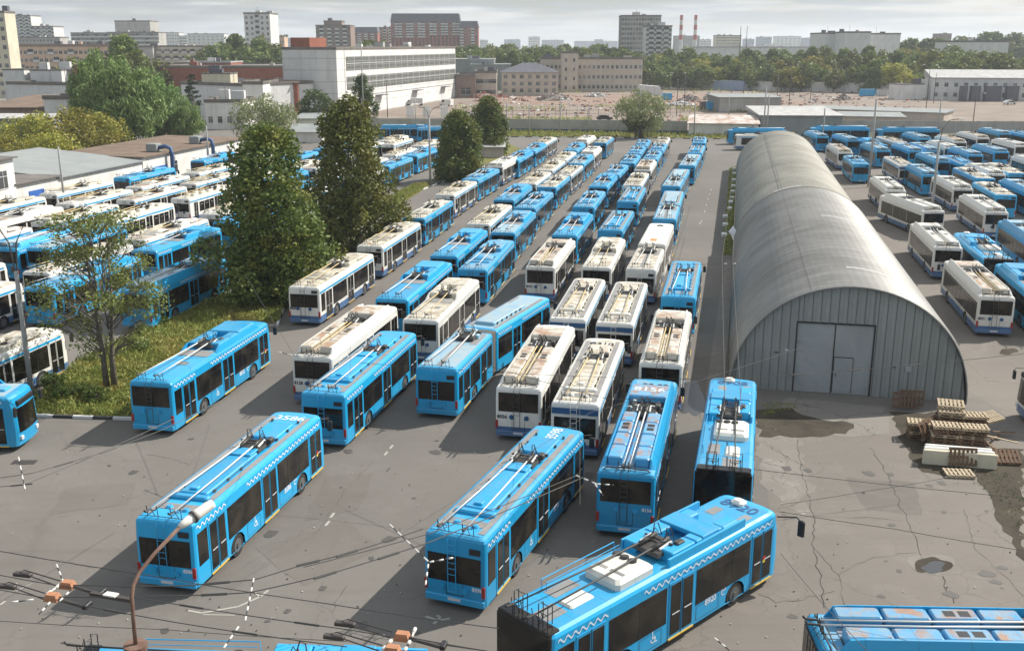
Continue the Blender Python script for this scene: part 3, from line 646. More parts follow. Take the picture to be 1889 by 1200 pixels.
rl('M_w', 1546, 281.7, 1518.6, 267, 'white trolleybus half hidden behind the ridge of the hangar', 82)
rl('M_b', 1616.6, 278.5, 1577.4, 267, 'blue trolleybus behind the two tone one, left of the grey lamp post', 85)
rl('S_w', 1659.3, 306, 1631.4, 279.4, 'white trolleybus with blue skirt between two blue ones, right of lamp post', 81)
rl('M_b', 1701.8, 323.5, 1671, 305.3, 'blue trolleybus with boxed roof in front of the white and blue one', 81)
rl('M_g', 1758.5, 348.5, 1715.6, 328.4, 'white trolleybus just right of the lamp post with the curved arm', 81)
rl('M_g', 1817, 392, 1763.7, 357, 'white trolleybus second right of the lamp post, with open rear window', 79)
rl('A_b', 1815, 479.7, 1756, 422, 'pale blue trolleybus beside the white trolleybus numbered 8031', 78)
rl('S_b', 1772.7, 303.5, 1735, 286.5, 'blue trolleybus with pale roof, far right yard, fifth file', 81)
rl('V_c', 1801.8, 330, 1745, 306, 'blue trolleybus with cream dome, seventh file of the right yard', 81)
rl('V_c', 1837, 360.7, 1791.7, 336, 'blue trolleybus with cream roof left of the big blue roof', 79)
rl('M_g', 1822.4, 321.7, 1777, 305.3, 'white trolleybus in the midst of blue roofs, right yard', 82)
rl('V_c', 1861, 320.5, 1810, 300, 'blue trolleybus with cream roof, right of the white one amid blue roofs', 82)
rl('M_b', 1724, 298.6, 1690, 284, 'blue boxed trolleybus behind the curved lamp post', 83)
rl('M_b', 1786, 286.5, 1752, 274.4, 'blue boxed trolleybus in the fourth rank from the back fence', 83)
rl('M_b', 1834.5, 280.5, 1790, 268, 'large blue trolleybus in the third rank from the back fence', 84)
rl('M_g', 1873, 269.5, 1825, 258, 'white trolleybus cut by the right edge in the second rank', 85)
rl('M_w', 1802.4, 255, 1765, 245.5, 'white trolleybus in the rank nearest the back fence', 86)
rl('M_w', 1759.4, 262.3, 1723, 252, 'cream roofed trolleybus in the second rank from the back fence', 85)
rl('M_g', 1742.4, 273.2, 1708, 262, 'white trolleybus just right of the curved lamp post, third rank', 84)
rl('M_b', 1677, 279.2, 1648, 266.5, 'blue boxed trolleybus left of the curved lamp post', 84)
rl('M_b', 1708.5, 278.5, 1678, 265, 'second blue boxed trolleybus left of the curved lamp post', 84)
rl('M_b', 1695, 256.2, 1665, 246.5, 'dark blue trolleybus close before the sideways pair at the fence', 85)
rl('M_b', 1562.6, 259.5, 1528, 250, 'blue trolleybus behind the ridge of the hangar near the grey post', 87)
rl('S_w', 1650, 262.6, 1612, 252, 'cream roofed trolleybus in front of the sideways blue pair', 87)
rl('M_b', 1843, 247, 1813, 239, 'blue trolleybus in the last rank close to the grey fence', 86)
rl('S_b', 1893, 250, 1862, 242, 'blue trolleybus at the right edge close to the grey fence', 86)
rl('M_b', 1506, 253, 1484, 245, 'blue trolleybus roof just showing over the hangar ridge', 86)
rl('T_b', 1612, 268, 1592, 258, 'narrow blue roof between two files behind the hangar', 85)
p = G(1838, 407, 2.92); put('M_b', p.x + 1.2 - 2.6, p.y - 12.8, 78, 'rounded blue trolleybus with open side window at the right edge', g)
p = G(1832, 487, 2.92); put('T_b', p.x + 1.2 - 2.5, p.y - 12.6, 78, 'blue trolleybus with raised side rim at the right edge', g)
p = G(1840, 333, 2.92); put('M_b', p.x + 1.2 - 1.9, p.y - 12.6, 81, 'bright blue boxed trolleybus cut by the right edge', g)
p = G(1863, 289, 2.92); put('M_g', p.x + 1.2 - 1.6, p.y - 12.6, 82, 'white trolleybus roof cut by the right edge, upper rank', g)
p = G(1896, 300, 2.92); put('V_b', p.x, p.y - 12.6, 82, 'blue trolleybus whose tail pokes in at the right edge', g)
p = G(1871, 790, .3); put('M_w', p.x + 14.2, p.y + 1.0, 176, 'white and blue trolleybus cut by the right edge with its nose inside', g)
g = 'trolleybuses standing sideways at the far fence'
def sideways(key, ul, ur, v, hd, label, zt=2.92):
    a, b = G(ul, v, zt), G(ur, v, zt)
    if hd == 0: put(key, a.x, a.y + 1.2, 0, label, g, min(13.4, max(12, b.x - a.x)))
    else: put(key, b.x, b.y + 1.2, 180, label, g, min(13.4, max(12, b.x - a.x)))
sideways('M_b', 1497, 1605, 237, 180, 'blue trolleybus standing sideways before the corrugated shed')
sideways('M_b', 1620, 1735, 240, 180, 'blue trolleybus standing sideways before the grey fence')
sideways('M_b', 1344, 1452, 241, 180, 'blue trolleybus standing sideways behind the white nosed one')
sideways('S_w', 1358, 1470, 250, 180, 'white trolleybus standing sideways with its nose left of the hangar ridge')
sideways('M_b', 699, 750, 235, 0, 'blue trolleybus standing sideways behind the birch tree')
sideways('S_b', 769, 860, 237, 0, 'blue trolleybus standing sideways behind the lime trees')
for k_ in list(PROTO):
    if k_ not in USED:
        def rm(o):
            for c in KIDS.get(o.name, ()): rm(c)
            bpy.data.objects.remove(o)
        rm(PROTO[k_])
# fleet numbers on the ones that can be read
def num(o, side=None, roof=None, rear=None, dark=False, rear_dark=None, roof_rot=0, rsize=.78, roof_x=11.2, roof_z=3.04, along=False):
    """numbers; o must be a placed bus"""
    mt = M['digit_dark'] if dark else M['digit_roof']
    if roof:
        a = -math.pi / 2 if not along else 0
        text_mb(roof, rsize, 'roof_number', M[roof_rot] if isinstance(roof_rot, str) else mt, o, Matrix.Translation((roof_x, 0 if not along else -.3, roof_z)) @ Matrix.Rotation(a, 4, 'Z'), .012)
    if rear:
        text_mb(rear, .21 if not rear_dark else .27, 'fleet_number', M['digit_dark'] if rear_dark else M['wave'], o, Matrix.Translation((-.013, .88 if rear_dark else -.93, 1.27 if rear_dark else (1.35 if roof == '8156' else .93))) @ Matrix.Rotation(-math.pi / 2, 4, 'Z') @ Matrix.Rotation(math.pi / 2, 4, 'X'), .006)
    if side:
        text_mb(side, .34, 'fleet_number', M['wave'], o, Matrix.Translation((8.2, -1.256, .80)) @ Matrix.Rotation(math.pi / 2, 4, 'X'), .006)
        b = MB(); 
        for r0 in (.16, .08):
            for i in range(20 if r0 > .1 else 14):
                a0, a1 = 2 * math.pi * i / 24, 2 * math.pi * (i + 1) / 24
                b.add([(9.0 + math.cos(a) * r, -1.257, .93 + math.sin(a) * r) for a, r in ((a0, r0), (a1, r0), (a1, r0 - .035), (a0, r0 - .035))], [(0, 1, 2, 3)])
        b.build('round_emblem', M['wave'], o)
        b = MB(); cx, cz = 4.95, .72          # wheelchair sign
        for i in range(15):
            a0, a1 = R(-200 + i * 18), R(-182 + i * 18)
            b.add([(cx + math.cos(a) * r, -1.257, cz + math.sin(a) * r) for a, r in ((a0, .14), (a1, .14), (a1, .10), (a0, .10))], [(0, 1, 2, 3)])
        b.box(cx - .05, cx - .01, -1.258, -1.254, cz + .02, cz + .26); b.box(cx - .05, cx + .12, -1.2585, -1.2545, cz + .02, cz + .06); b.box(cx + .09, cx + .22, -1.258, -1.254, cz - .14, cz - .105); b.box(cx + .08, cx + .115, -1.2583, -1.2543, cz - .13, cz + .03)
        b.disc((cx - .03, -1.253, cz + .32), .04, -.005, 1, 10); b.build('wheelchair_sign', M['wave'], o)
        b = MB(); b.box(11.45, 11.62, -1.292, -1.288, 1.15, 1.35, 0); b.box(11.45, 11.62, -1.293, -1.289, 1.28, 1.42, 1); b.build('door_sticker', [M['sticker'], M['stickr']], o)
lab = {o['label']: o for o in BUSES}
find = lambda s: [o for l, o in lab.items() if s in l][0]
num(B_8586, '8586', '3586', '8586'); num(B_8598, '8598', '8598', '8598', along=True, roof_x=11.35, rsize=.72)
num(B_8920, '8920', '8920', None, roof_rot='digit_blue', roof_x=11.35, rsize=.8); num(find('numbered 8908'), None, '8908', None, roof_rot='digit_blue', roof_x=11.3, rsize=.8)
num(find('numbered 8156'), None, '8156', '8156', roof_x=9.25, roof_z=3.45, rsize=.8)
num(find('nearest the camera in the row behind the central gap'), None, '8056', '8056', dark=True, rear_dark=True, roof_x=10.9)
num(find('nearest the camera in the second row from'), None, None, '8128', dark=True, rear_dark=True)
num(find('nearest the camera in the row beside the tall'), None, None, '8885', dark=True, rear_dark=True)
num(find('third from the camera in the row behind'), None, None, '8042', dark=True, rear_dark=True)
num(find('numbered 8031'), None, None, '8031', dark=True, rear_dark=True)
num(find('nearest the camera in the middle white'), None, '8310', None, dark=True, roof_x=10.9, rsize=.7)
num(B_245, '8552', None, None)
# the long mirror arm of 8920
b = MB(); b.tube([(12.4, -1.2, 2.75), (12.9, -1.75, 2.75), (12.95, -1.95, 2.6)], .03, 6); b.cbox(12.88, 13.02, -2.1, -1.82, 2.0, 2.65, .04); b.build('mirror_arm', M['black'], B_8920)
# ------------------------------------------------------------ ground
def asphalt(name, col, crack=.5, patch=.5, light=(.30, .28, .25), stain=.5):
    m = mat(name, col, .92, spec=.25); nt, N, Lk, b = nodes(m)
    t = nt.nodes.new('ShaderNodeTexCoord'); v = t.outputs['Object']
    n0 = noise_n(nt, .055, 5, .6, v, .5); n1 = noise_n(nt, .35, 7, .65, v, .8); n2 = noise_n(nt, 14, 3, .6, v); n3 = noise_n(nt, 1.7, 6, .7, v)
    c = mixc(nt, ramp(nt, n0.outputs['Fac'], .38, .62).outputs[0], tuple(x * .86 for x in col), tuple(x * 1.10 for x in col))
    c = mixc(nt, mathn(nt, 'MULTIPLY', ramp(nt, n1.outputs['Fac'], .50, .72).outputs[0], patch * .6), c, light)
    c = mixc(nt, mathn(nt, 'MULTIPLY', ramp(nt, n3.outputs['Fac'], .60, .74).outputs[0], stain * .55), c, tuple(x * .40 for x in col))
    # tyre drag streaks along the rows
    mpn = nt.nodes.new('ShaderNodeMapping'); mpn.inputs['Rotation'].default_value = (0, 0, R(-78)); mpn.inputs['Scale'].default_value = (.06, .9, 1); Lk(v, mpn.inputs[0])
    ns = noise_n(nt, 1.0, 5, .6, mpn.outputs[0]); c = mixc(nt, mathn(nt, 'MULTIPLY', ramp(nt, ns.outputs['Fac'], .55, .72).outputs[0], .35), c, tuple(x * .62 for x in col))
    # cracks
    for sc, wd, k, mn in ((.16, .010, .8, n1), (.75, .022, .55, n3)):
        wv = nt.nodes.new('ShaderNodeVectorMath'); wv.operation = 'MULTIPLY_ADD'
        nv = noise_n(nt, 1.1, 4, .6, v); Lk(nv.outputs['Color'], wv.inputs[0]); wv.inputs[1].default_value = (1.3, 1.3, 0) if sc < .5 else (.5, .5, 0); Lk(v, wv.inputs[2])
        vo = nt.nodes.new('ShaderNodeTexVoronoi'); vo.feature = 'DISTANCE_TO_EDGE'; vo.inputs['Scale'].default_value = sc; Lk(wv.outputs[0], vo.inputs['Vector'])
        cf = ramp(nt, vo.outputs['Distance'], wd * .3, wd * (1.0 if sc > .5 else .7), (1, 1, 1), (0, 0, 0))
        gate = ramp(nt, n1.outputs['Fac'], .50, .58) if sc > .5 else ramp(nt, n0.outputs['Fac'], .35, .5)
        c = mixc(nt, mathn(nt, 'MULTIPLY', mathn(nt, 'MULTIPLY', cf.outputs[0], gate.outputs[0]), k * crack), c, (.055, .052, .045))
    c = mixc(nt, .28, c, mixc(nt, n2.outputs['Fac'], tuple(x * .6 for x in col), tuple(x * 1.45 for x in col)))
    Lk(c, b.inputs['Base Color']); bump(nt, b, n2.outputs['Fac'], .35, .015)
    return m
M['asphalt'] = asphalt('yard_asphalt', (.152, .140, .125), crack=.3, stain=.8, light=(.225, .212, .195))
M['asphalt_old'] = asphalt('cracked_old_asphalt', (.172, .153, .133), crack=.6, patch=.9, light=(.22, .198, .172), stain=.7)
M['conc'] = asphalt('pale_concrete', (.20, .18, .158), crack=1.5, patch=1.2, light=(.33, .305, .27), stain=1)
M['conc2'] = asphalt('stained_concrete', (.19, .175, .155), crack=1.0, patch=.9, light=(.27, .25, .22), stain=1)
def earth(name, a, b_, sc=.5, bumpk=.4):
    m = mat(name, a, .95, spec=.2); nt, N, Lk, b = nodes(m); t = nt.nodes.new('ShaderNodeTexCoord'); v = t.outputs['Object']
    n = noise_n(nt, sc, 8, .65, v, .4); n2 = noise_n(nt, sc * 14, 4, .6, v); c = mixc(nt, ramp(nt, n.outputs['Fac'], .35, .65).outputs[0], a, b_)
    c = mixc(nt, .3, c, mixc(nt, n2.outputs['Fac'], tuple(x * .5 for x in a), tuple(x * 1.5 for x in b_))); Lk(c, b.inputs['Base Color']); bump(nt, b, n2.outputs['Fac'], bumpk, .05)
    return m
M['terrain'] = earth('distant_ground', (.055, .075, .030), (.16, .15, .11), .012)
M['dirt'] = earth('dark_wet_dirt', (.030, .026, .020), (.075, .062, .045), .6)
M['sand'] = earth('dusty_ground', (.165, .125, .10), (.27, .225, .19), .09)
M['redsand'] = earth('brick_dust_ground', (.22, .12, .085), (.27, .22, .18), .12)
M['lawn'] = earth('lawn_soil', (.075, .095, .025), (.20, .18, .06), .35)
def sheet(name, pts, z, m, parent=None, thick=0.0):
    b = MB(); n = len(pts); b.add([(p[0], p[1], z) for p in pts], [tuple(range(n))])
    if thick: b.add([(p[0], p[1], z) for p in pts] + [(p[0], p[1], z - thick) for p in pts], [(i, (i + 1) % n, n + (i + 1) % n, n + i) for i in range(n)])
    o = b.build(name, m, parent)
    if name != 'x': o['kind'] = 'structure'
    return o
def jag(pts, amp=.35, step=.8, seed=1):
    rr = random.Random(seed); out = []
    for i, a in enumerate(pts):
        c = pts[(i + 1) % len(pts)]; d = Vector((c[0] - a[0], c[1] - a[1], 0)); n = max(1, int(d.length / step)); q = Vector((-d.y, d.x, 0)).normalized() if d.length else Vector((0, 0, 0))
        for k in range(n): f = k / n; e = rr.uniform(-amp, amp) * (1 if k else .3); out.append((a[0] + d.x * f + q.x * e, a[1] + d.y * f + q.y * e, 0))
    return out
def px(*uv, z=0.0): return [G(u, v, z) for u, v in uv]
sheet('ground', [(-9000, -60), (9000, -60), (9000, 14000), (-9000, 14000)], -.35, M['terrain'])
sheet('yard_pavement', [(-140, 5), (130, 5), (150, 236), (60, 238), (-36, 252), (-90, 268), (-130, 240)], 0, M['asphalt'])
sheet('hangar_forecourt', px((1395, 760), (1640, 745), (1700, 790), (1889, 800), (1889, 1199), (1240, 1199), (1300, 1120), (1430, 1050), (1415, 900)) , .004, M['asphalt_old'])
sheet('concrete_patch', jag(px((1395, 800), (1445, 792), (1478, 812), (1480, 860), (1500, 905), (1480, 950), (1440, 930), (1400, 890)), .30, .5), .008, M['conc'])
sheet('hangar_apron', px((1455, 732), (1640, 752), (1640, 800), (1560, 806), (1440, 790), (1400, 770)), .010, M['conc2'])
sheet('dirt_patch', jag(px((1396, 755), (1460, 752), (1500, 770), (1575, 782), (1560, 800), (1480, 806), (1400, 805)), .25, .5, 3), .014, M['dirt'])
sheet('soil_strip', jag(px((1800, 830), (1889, 828), (1889, 1035), (1835, 940), (1800, 880)), .2, .5, 5), .012, M['dirt'])
sheet('soil_strip', jag(px((1640, 760), (1800, 760), (1830, 850), (1790, 880), (1700, 870), (1660, 800)), .25, .5, 6), .011, M['dirt'])
sheet('right_pavement', px((1475, 300), (1889, 300), (1889, 790), (1760, 700), (1600, 400)), .004, M['asphalt_old'])
# pothole with water
M['water'] = mat('puddle_water', (.05, .052, .055), .35, spec=.4)
def blob(name, u, v, ru, rv, z, m, seed=0, n=28, k=.18):
    rnd = random.Random(seed); ph = [rnd.uniform(0, 6.28) for _ in range(4)]
    pts = []
    for i in range(n):
        a = 2 * math.pi * i / n; r = 1 + k * math.sin(2 * a + ph[0]) + k * .6 * math.sin(3 * a + ph[1]) + k * .4 * math.sin(5 * a + ph[2])
        pts.append((u + math.cos(a) * ru * r, v + math.sin(a) * rv * r))
    return sheet(name, px(*pts), z, m)
blob('pothole', 1718, 1040, 36, 22, .010, M['conc2'], 3); blob('pothole_rim', 1720, 1042, 30, 16, .014, M['dirt'], 4); blob('puddle', 1722, 1046, 22, 10, .018, M['water'], 5)
blob('puddle', 1276, 735, 20, 38, .006, M['water'], 8); blob('oil_stain', 1860, 648, 16, 6, .010, M['dirt'], 9); blob('oil_stain', 45, 853, 18, 3, .006, M['dirt'], 11)
CR = mat('open_crack', (.035, .032, .028), .95)
def crackline(pts, wd, seed, name='crack'):
    rr = random.Random(seed); P = px(*pts); out = []
    for a, c in zip(P, P[1:]):
        n = max(2, int((c - a).length / .35)); q = Vector((-(c - a).y, (c - a).x, 0)).normalized()
        for k in range(n): out.append(a.lerp(c, k / n) + q * rr.uniform(-.09, .09))
    out.append(P[-1]); b = MB(); m_ = len(out); vs = []
    for i, p in enumerate(out):
        d = (out[min(i + 1, m_ - 1)] - out[max(i - 1, 0)]); q = Vector((-d.y, d.x, 0)).normalized() * wd * .38 * rr.uniform(.2, 1); vs += [(p.x - q.x, p.y - q.y, .0125), (p.x + q.x, p.y + q.y, .0125)]
    b.add(vs, [(2 * i, 2 * i + 1, 2 * i + 3, 2 * i + 2) for i in range(m_ - 1)]); o = b.build(name, CR); o['kind'] = 'structure'
for i_, (p_, w_) in enumerate([([(1470, 808), (1478, 870), (1500, 950), (1500, 1010), (1515, 1070), (1520, 1120)], .05), ([(1605, 825), (1635, 870), (1660, 930), (1690, 990), (1702, 1030)], .045), ([(1735, 1062), (1750, 1090), (1760, 1112)], .07), ([(1545, 1060), (1600, 1030), (1690, 1018)], .025), ([(1500, 950), (1600, 955), (1665, 960)], .03), ([(1400, 850), (1440, 862), (1490, 880)], .03), ([(1405, 820), (1440, 830), (1452, 850), (1440, 885)], .03), ([(1780, 940), (1800, 1010), (1850, 1060), (1889, 1100)], .03), ([(1400, 1095), (1430, 1110), (1480, 1105), (1540, 1090)], .05), ([(690, 850), (640, 900), (600, 960), (580, 985)], .02), ([(640, 1080), (620, 1110), (612, 1130)], .03), ([(0, 1016), (90, 1030), (255, 1060)], .025), ([(270, 838), (320, 845), (350, 858)], .03), ([(1560, 1120), (1545, 1060), (1500, 1010)], .025), ([(1240, 740), (1290, 760), (1300, 800)], .03)]): crackline(p_, w_, i_)
rr = random.Random(41); b = MB(); sp_ = MB()
for i in range(70):
    u, v = rr.uniform(0, 1300), rr.uniform(800, 1190)
    if rr.random() < .35: u, v = rr.uniform(1420, 1889), rr.uniform(850, 1190)
    p = G(u, v); r0 = rr.uniform(.05, .34) * rr.random() + .04; ph = rr.uniform(0, 6)
    b.add([(p.x + math.cos(a) * r0 * (1 + .3 * math.sin(2 * a + ph)), p.y + math.sin(a) * r0 * (1 + .25 * math.cos(3 * a + ph)), .0135) for a in [k * .5236 for k in range(12)]], [tuple(range(12))])
M['oil'] = mat('old_oil', (.075, .068, .060), .6); o = b.build('oil_stain', M['oil']); o['kind'] = 'structure'
for i in range(220):
    u, v = rr.uniform(0, 1889), rr.uniform(780, 1195); p = G(u, v); sp_.obox((p.x, p.y, .03), rr.uniform(.02, .06), rr.uniform(.02, .05), .03, rr.uniform(0, 3), i % 2)
M['gritd'] = mat('dark_grit', (.06, .055, .05), .9); M['gritl'] = mat('pale_grit', (.45, .43, .38), .9); o = sp_.build('litter', [M['gritl'], M['gritd']]); o['kind'] = 'stuff'
M['patch1'] = asphalt('newer_asphalt_patch', (.140, .127, .112), crack=.2, patch=.3, stain=.5)
for i_, p_ in enumerate([[(600, 880), (690, 872), (660, 940), (560, 960)], [(120, 900), (250, 890), (235, 930), (90, 950)], [(1560, 880), (1690, 890), (1700, 950), (1600, 940)], [(1330, 330), (1362, 330), (1340, 440), (1318, 430)], [(470, 1010), (640, 960), (700, 1010), (560, 1080)]]): sheet('asphalt_patch', jag(px(*p_), .12, .7, i_ + 20), .0062, M['patch1'])
# path slab along the hangar, grass strips
sheet('slab_path', px((1300, 735), (1338, 480), (1352, 480), (1345, 600), (1335, 735)), .05, M['conc2'], thick=.05)
sheet('grass_strip', px((1346, 310), (1362, 310), (1352, 470), (1333, 470)), .05, M['lawn'], thick=.05)
M['ismat'] = M['lawn']
island_pts = px((62, 768), (40, 740), (75, 655), (215, 600), (330, 560), (430, 520), (575, 500), (560, 600), (500, 640), (420, 700), (248, 776))
island_pts = px((66, 766), (66, 735), (150, 668), (300, 590), (420, 548), (470, 520), (560, 455), (640, 400), (760, 345), (800, 338), (700, 400), (600, 452), (540, 520), (515, 596), (430, 590), (270, 690), (246, 772))
sheet('grass_island', island_pts, .10, M['lawn'], thick=.12)
far_grass = px((505, 262), (700, 255), (930, 252), (1100, 253), (1190, 254), (1400, 257), (1400, 246), (1268, 244), (930, 238), (505, 240))
sheet('grass_verge', far_grass, .10, M['lawn'], thick=.12)
sheet('grass_verge', px((760, 345), (905, 300), (960, 275), (930, 262), (880, 290), (790, 335)), .08, M['lawn'], thick=.1)
sheet('demolition_yard', px((640, 238), (1889, 243), (2300, 200), (2300, 165), (1000, 163), (840, 175), (640, 215)), -.10, M['sand'])
sheet('demolition_yard', px((880, 190), (1200, 196), (1500, 192), (1400, 172), (880, 176)), -.06, M['redsand'])
sheet('far_yard', px((-200, 330), (60, 300), (500, 238), (640, 215), (640, 150), (-200, 150)), -.12, M['conc2'])
# black and white kerbs, each stone its own face colour
M['kerb_w'] = mat('whitewashed_kerb', (.62, .62, .60), .8); M['kerb_b'] = mat('black_kerb', (.05, .05, .05), .8)
def kerb(pts, step=1.5, h=.16, w=.18, name='kerb'):
    b = MB(); i = 0
    for a, c in zip(pts, pts[1:]):
        a, c = Vector(a), Vector(c); n = max(1, int((c - a).length / step)); an = math.atan2(c.y - a.y, c.x - a.x)
        for k in range(n):
            q = a.lerp(c, (k + .5) / n); b.obox((q.x, q.y, h / 2), (c - a).length / n - .03, w, h, an, i % 2); i += 1
    o = b.build(name, [M['kerb_w'], M['kerb_b']]); o['kind'] = 'structure'; return o
kerb(px((62, 768), (246, 774)), 1.0); kerb(px((930, 253), (1190, 255), (1400, 258)), 1.6); kerb(px((512, 600), (540, 522)), 1.5)
kerb(px((780, 350), (900, 305)), 2); kerb(px((540, 265), (640, 258)), 2)
# lane dashes
M['mark'] = mat('worn_road_marking', (.34, .33, .29), .85)
def dashes(lst, ln=.9, w=.13):
    b = MB()
    for u, v in lst:
        p = G(u, v); b.obox((p.x, p.y, .012), ln, w, .004, R(78.8))
    o = b.build('lane_marking', M['mark']); o['kind'] = 'structure'
dashes([(1312, 350), (1309, 358), (1306, 367), (1303, 378), (1300, 390), (1294, 408), (1291, 412)], 1.2); dashes([(712, 836), (722, 824), (604, 965), (613, 950)], .5, .12)
# chalk arrows on the yard
b = MB()
def stroke(pts, r=.05, z=.010):
    P = px(*pts)
    for a, c in zip(P, P[1:]):
        d = (c - a); n = Vector((-d.y, d.x, 0)).normalized() * r
        b.add([a - n + Vector((0, 0, z)), c - n + Vector((0, 0, z)), c + n + Vector((0, 0, z)), a + n + Vector((0, 0, z))], [(0, 1, 2, 3)])
stroke([(345, 1125), (372, 1130), (440, 1118), (480, 1100), (495, 1088)]); stroke([(480, 1100), (470, 1092)]); stroke([(375, 1133), (433, 1134)], .03)
stroke([(785, 1136), (808, 1144), (830, 1140)], .06); stroke([(800, 1150), (812, 1138), (806, 1134)], .06); stroke([(30, 1090), (60, 1075)], .03); stroke([(0, 1115), (10, 1108)], .05)
o = b.build('chalk_marking', M['mark']); o['kind'] = 'structure'
# ------------------------------------------------------------ arched hangar
AX = Vector((math.sin(R(12)), math.cos(R(12)), 0)); NX = Vector((AX.y, -AX.x, 0))
HC = Vector((20.2, 59.2, 0)); HW, HH = 6.85, 6.75
def arch(n, hw=HW, hh=HH): return [(math.cos(math.pi - math.pi * i / n) * hw, (max(0, math.sin(math.pi * i / n)) ** .93) * hh) for i in range(n + 1)]
def corr(name, base, dark, rot=0.0, fold=0.0):
    m = mat(name, base, .55, .12, spec=.35); nt, N, Lk, b = nodes(m); t = nt.nodes.new('ShaderNodeTexCoord'); v = t.outputs['Object']
    n = noise_n(nt, .18, 7, .65, v, .6); n2 = noise_n(nt, 1.5, 6, .65, v)
    mpn = nt.nodes.new('ShaderNodeMapping'); mpn.inputs['Scale'].default_value = (.15, 3.2, .15); Lk(v, mpn.inputs[0]); n3 = noise_n(nt, 1.0, 4, .6, mpn.outputs[0])
    c = mixc(nt, ramp(nt, n.outputs['Fac'], .38, .66).outputs[0], base, dark); c = mixc(nt, mathn(nt, 'MULTIPLY', ramp(nt, n3.outputs['Fac'], .5, .72).outputs[0], .55), c, tuple(min(1, x * 1.35) for x in base))
    c = mixc(nt, mathn(nt, 'MULTIPLY', ramp(nt, n2.outputs['Fac'], .58, .75).outputs[0], .4), c, (.20, .17, .12)); Lk(c, b.inputs['Base Color']); 
    return m
M['corr'] = corr('corrugated_steel_roof', (.245, .24, .225), (.165, .16, .148)); M['corr_old'] = corr('mossy_steel_roof', (.25, .24, .20), (.155, .147, .118))
M['frame_dull'] = corr('pale_patch_steel', (.42, .42, .40), (.36, .36, .34)); M['seam'] = mat('dark_grey_seam', (.11, .115, .115), .8)  # seam: plain dark grey for the wall and roof seams
M['corrwall'] = corr('grey_steel_wall', (.29, .305, .295), (.235, .25, .24)); M['doorsteel'] = corr('blue_grey_steel_door', (.34, .36, .365), (.23, .25, .255))
hang = empty('arched_hangar', tuple(HC), math.atan2(AX.y, AX.x) - math.pi / 2)      # local +y runs along the hangar
tag(hang, 'long arched hangar of ribbed grey steel with a big sliding door', 'hangar')
def vault(y0, y1, step, hw, hh, rib, nm, m, seg=44):
    b = MB(); ny = int((y1 - y0) / step); A = arch(seg, hw, hh); rows = []
    for k in range(ny + 1):
        o_ = rib * (1 if k % 2 else 0); sc = (1 + o_ / hw)
        rows.append([(x * sc, y0 + k * step, z * sc) for x, z in A])
    vs = [p for r in rows for p in r]; w = seg + 1
    b.add(vs, [(k * w + j, k * w + j + 1, (k + 1) * w + j + 1, (k + 1) * w + j) for k in range(ny) for j in range(seg)])
    return b.build(nm, m, hang, fixn=False)
vault(-.25, 44, .30, HW, HH, .12, 'ribbed_roof', M['corr']); 
vault(44, 118, .50, HW - .12, HH - .14, .06, 'rear_roof', M['corr_old'])
for u_, v_, a0, a1 in ((1500, 400, 20, 27), (1500, 495, 20, 28), (1470, 345, 14, 20)):
    yl = (G(u_, v_, 6.7) - HC).dot(AX); b = MB(); A_ = arch(40, HW + .09, HH + .09)
    rw = [[(x, yl + dy_, z) for x, z in A_[a0:a1]] for dy_ in (0, .38)]; nn_ = len(rw[0]); b.add(rw[0] + rw[1], [(i, i + 1, nn_ + i + 1, nn_ + i) for i in range(nn_ - 1)]); b.build('patch_sheet', W_PALE if False else M['frame_dull'], hang, fixn=False)
b = MB()
for y, r0 in ((44.05, .09),):
    b.tube([(x * (1 + r0 / 8), y, z * (1 + r0 / 8)) for x, z in arch(40)], .08, 5)
b.build('joint_flashing', M['corr_old'], hang); b = MB(); b.tube([(x, -.26, z) for x, z in arch(40)], .05, 5); b.build('front_trim', M['corr'], hang); b = MB()
b.tube([(-.35 * HW, y, HH * .945 + .05) for y in (0, 20, 40, 60, 80, 118)], .03, 5); b.build('roof_seam', M['seam'], hang)
A = arch(40, HW - .06, HH - .06); fw = MB(); n = len(A)
dx0, dx1, dh = -3.05, 1.35, 4.35
# ribbed front wall, cut round the door: vertical planks
xs = [-HW + .07 + i * (2 * HW - .14) / 54 for i in range(55)] + [dx0, dx1]
xs = sorted(set(round(x, 3) for x in xs))
top = lambda x: (max(0.0, 1 - (x / (HW - .06)) ** 2) ** .465) * (HH - .06)
for i, (a, c) in enumerate(zip(xs, xs[1:])):
    z0 = dh if (a >= dx0 - .001 and c <= dx1 + .001) else 0
    y = .05 + .03 * (i % 2); 
    za, zc = top(a), top(c)
    if max(za, zc) > z0: fw.add([(a, y, z0), (c, y, z0), (c, y, max(z0, zc)), (a, y, max(z0, za)), (a, .3, z0), (c, .3, z0), (c, .3, max(z0, zc)), (a, .3, max(z0, za))], [(0, 1, 2, 3), (4, 5, 6, 7), (0, 4, 7, 3), (1, 5, 6, 2), (0, 1, 5, 4)])
fw.build('front_wall', M['corrwall'], hang)
b = MB()
for i in range(1, len(xs) - 1, 2): 
    x = xs[i]; z0 = dh if dx0 < x < dx1 else 0.0
    if top(x) > z0 + .2: b.box(x - .012, x + .012, .01, .06, z0, top(x) - .03)
b.build('wall_seam', M['seam'], hang)
dr = MB(); xm = (dx0 + dx1) / 2; dr.box(dx0, xm - .02, .12, .2, .02, dh); dr.box(xm + .02, dx1, .10, .18, .02, dh); d = dr.build('sliding_door', M['doorsteel'], hang)
b = MB(); b.box(xm + .08, xm + 1.15, .07, .11, .15, 2.3); b.build('wicket_door', M['doorsteel'], d)
b = MB()
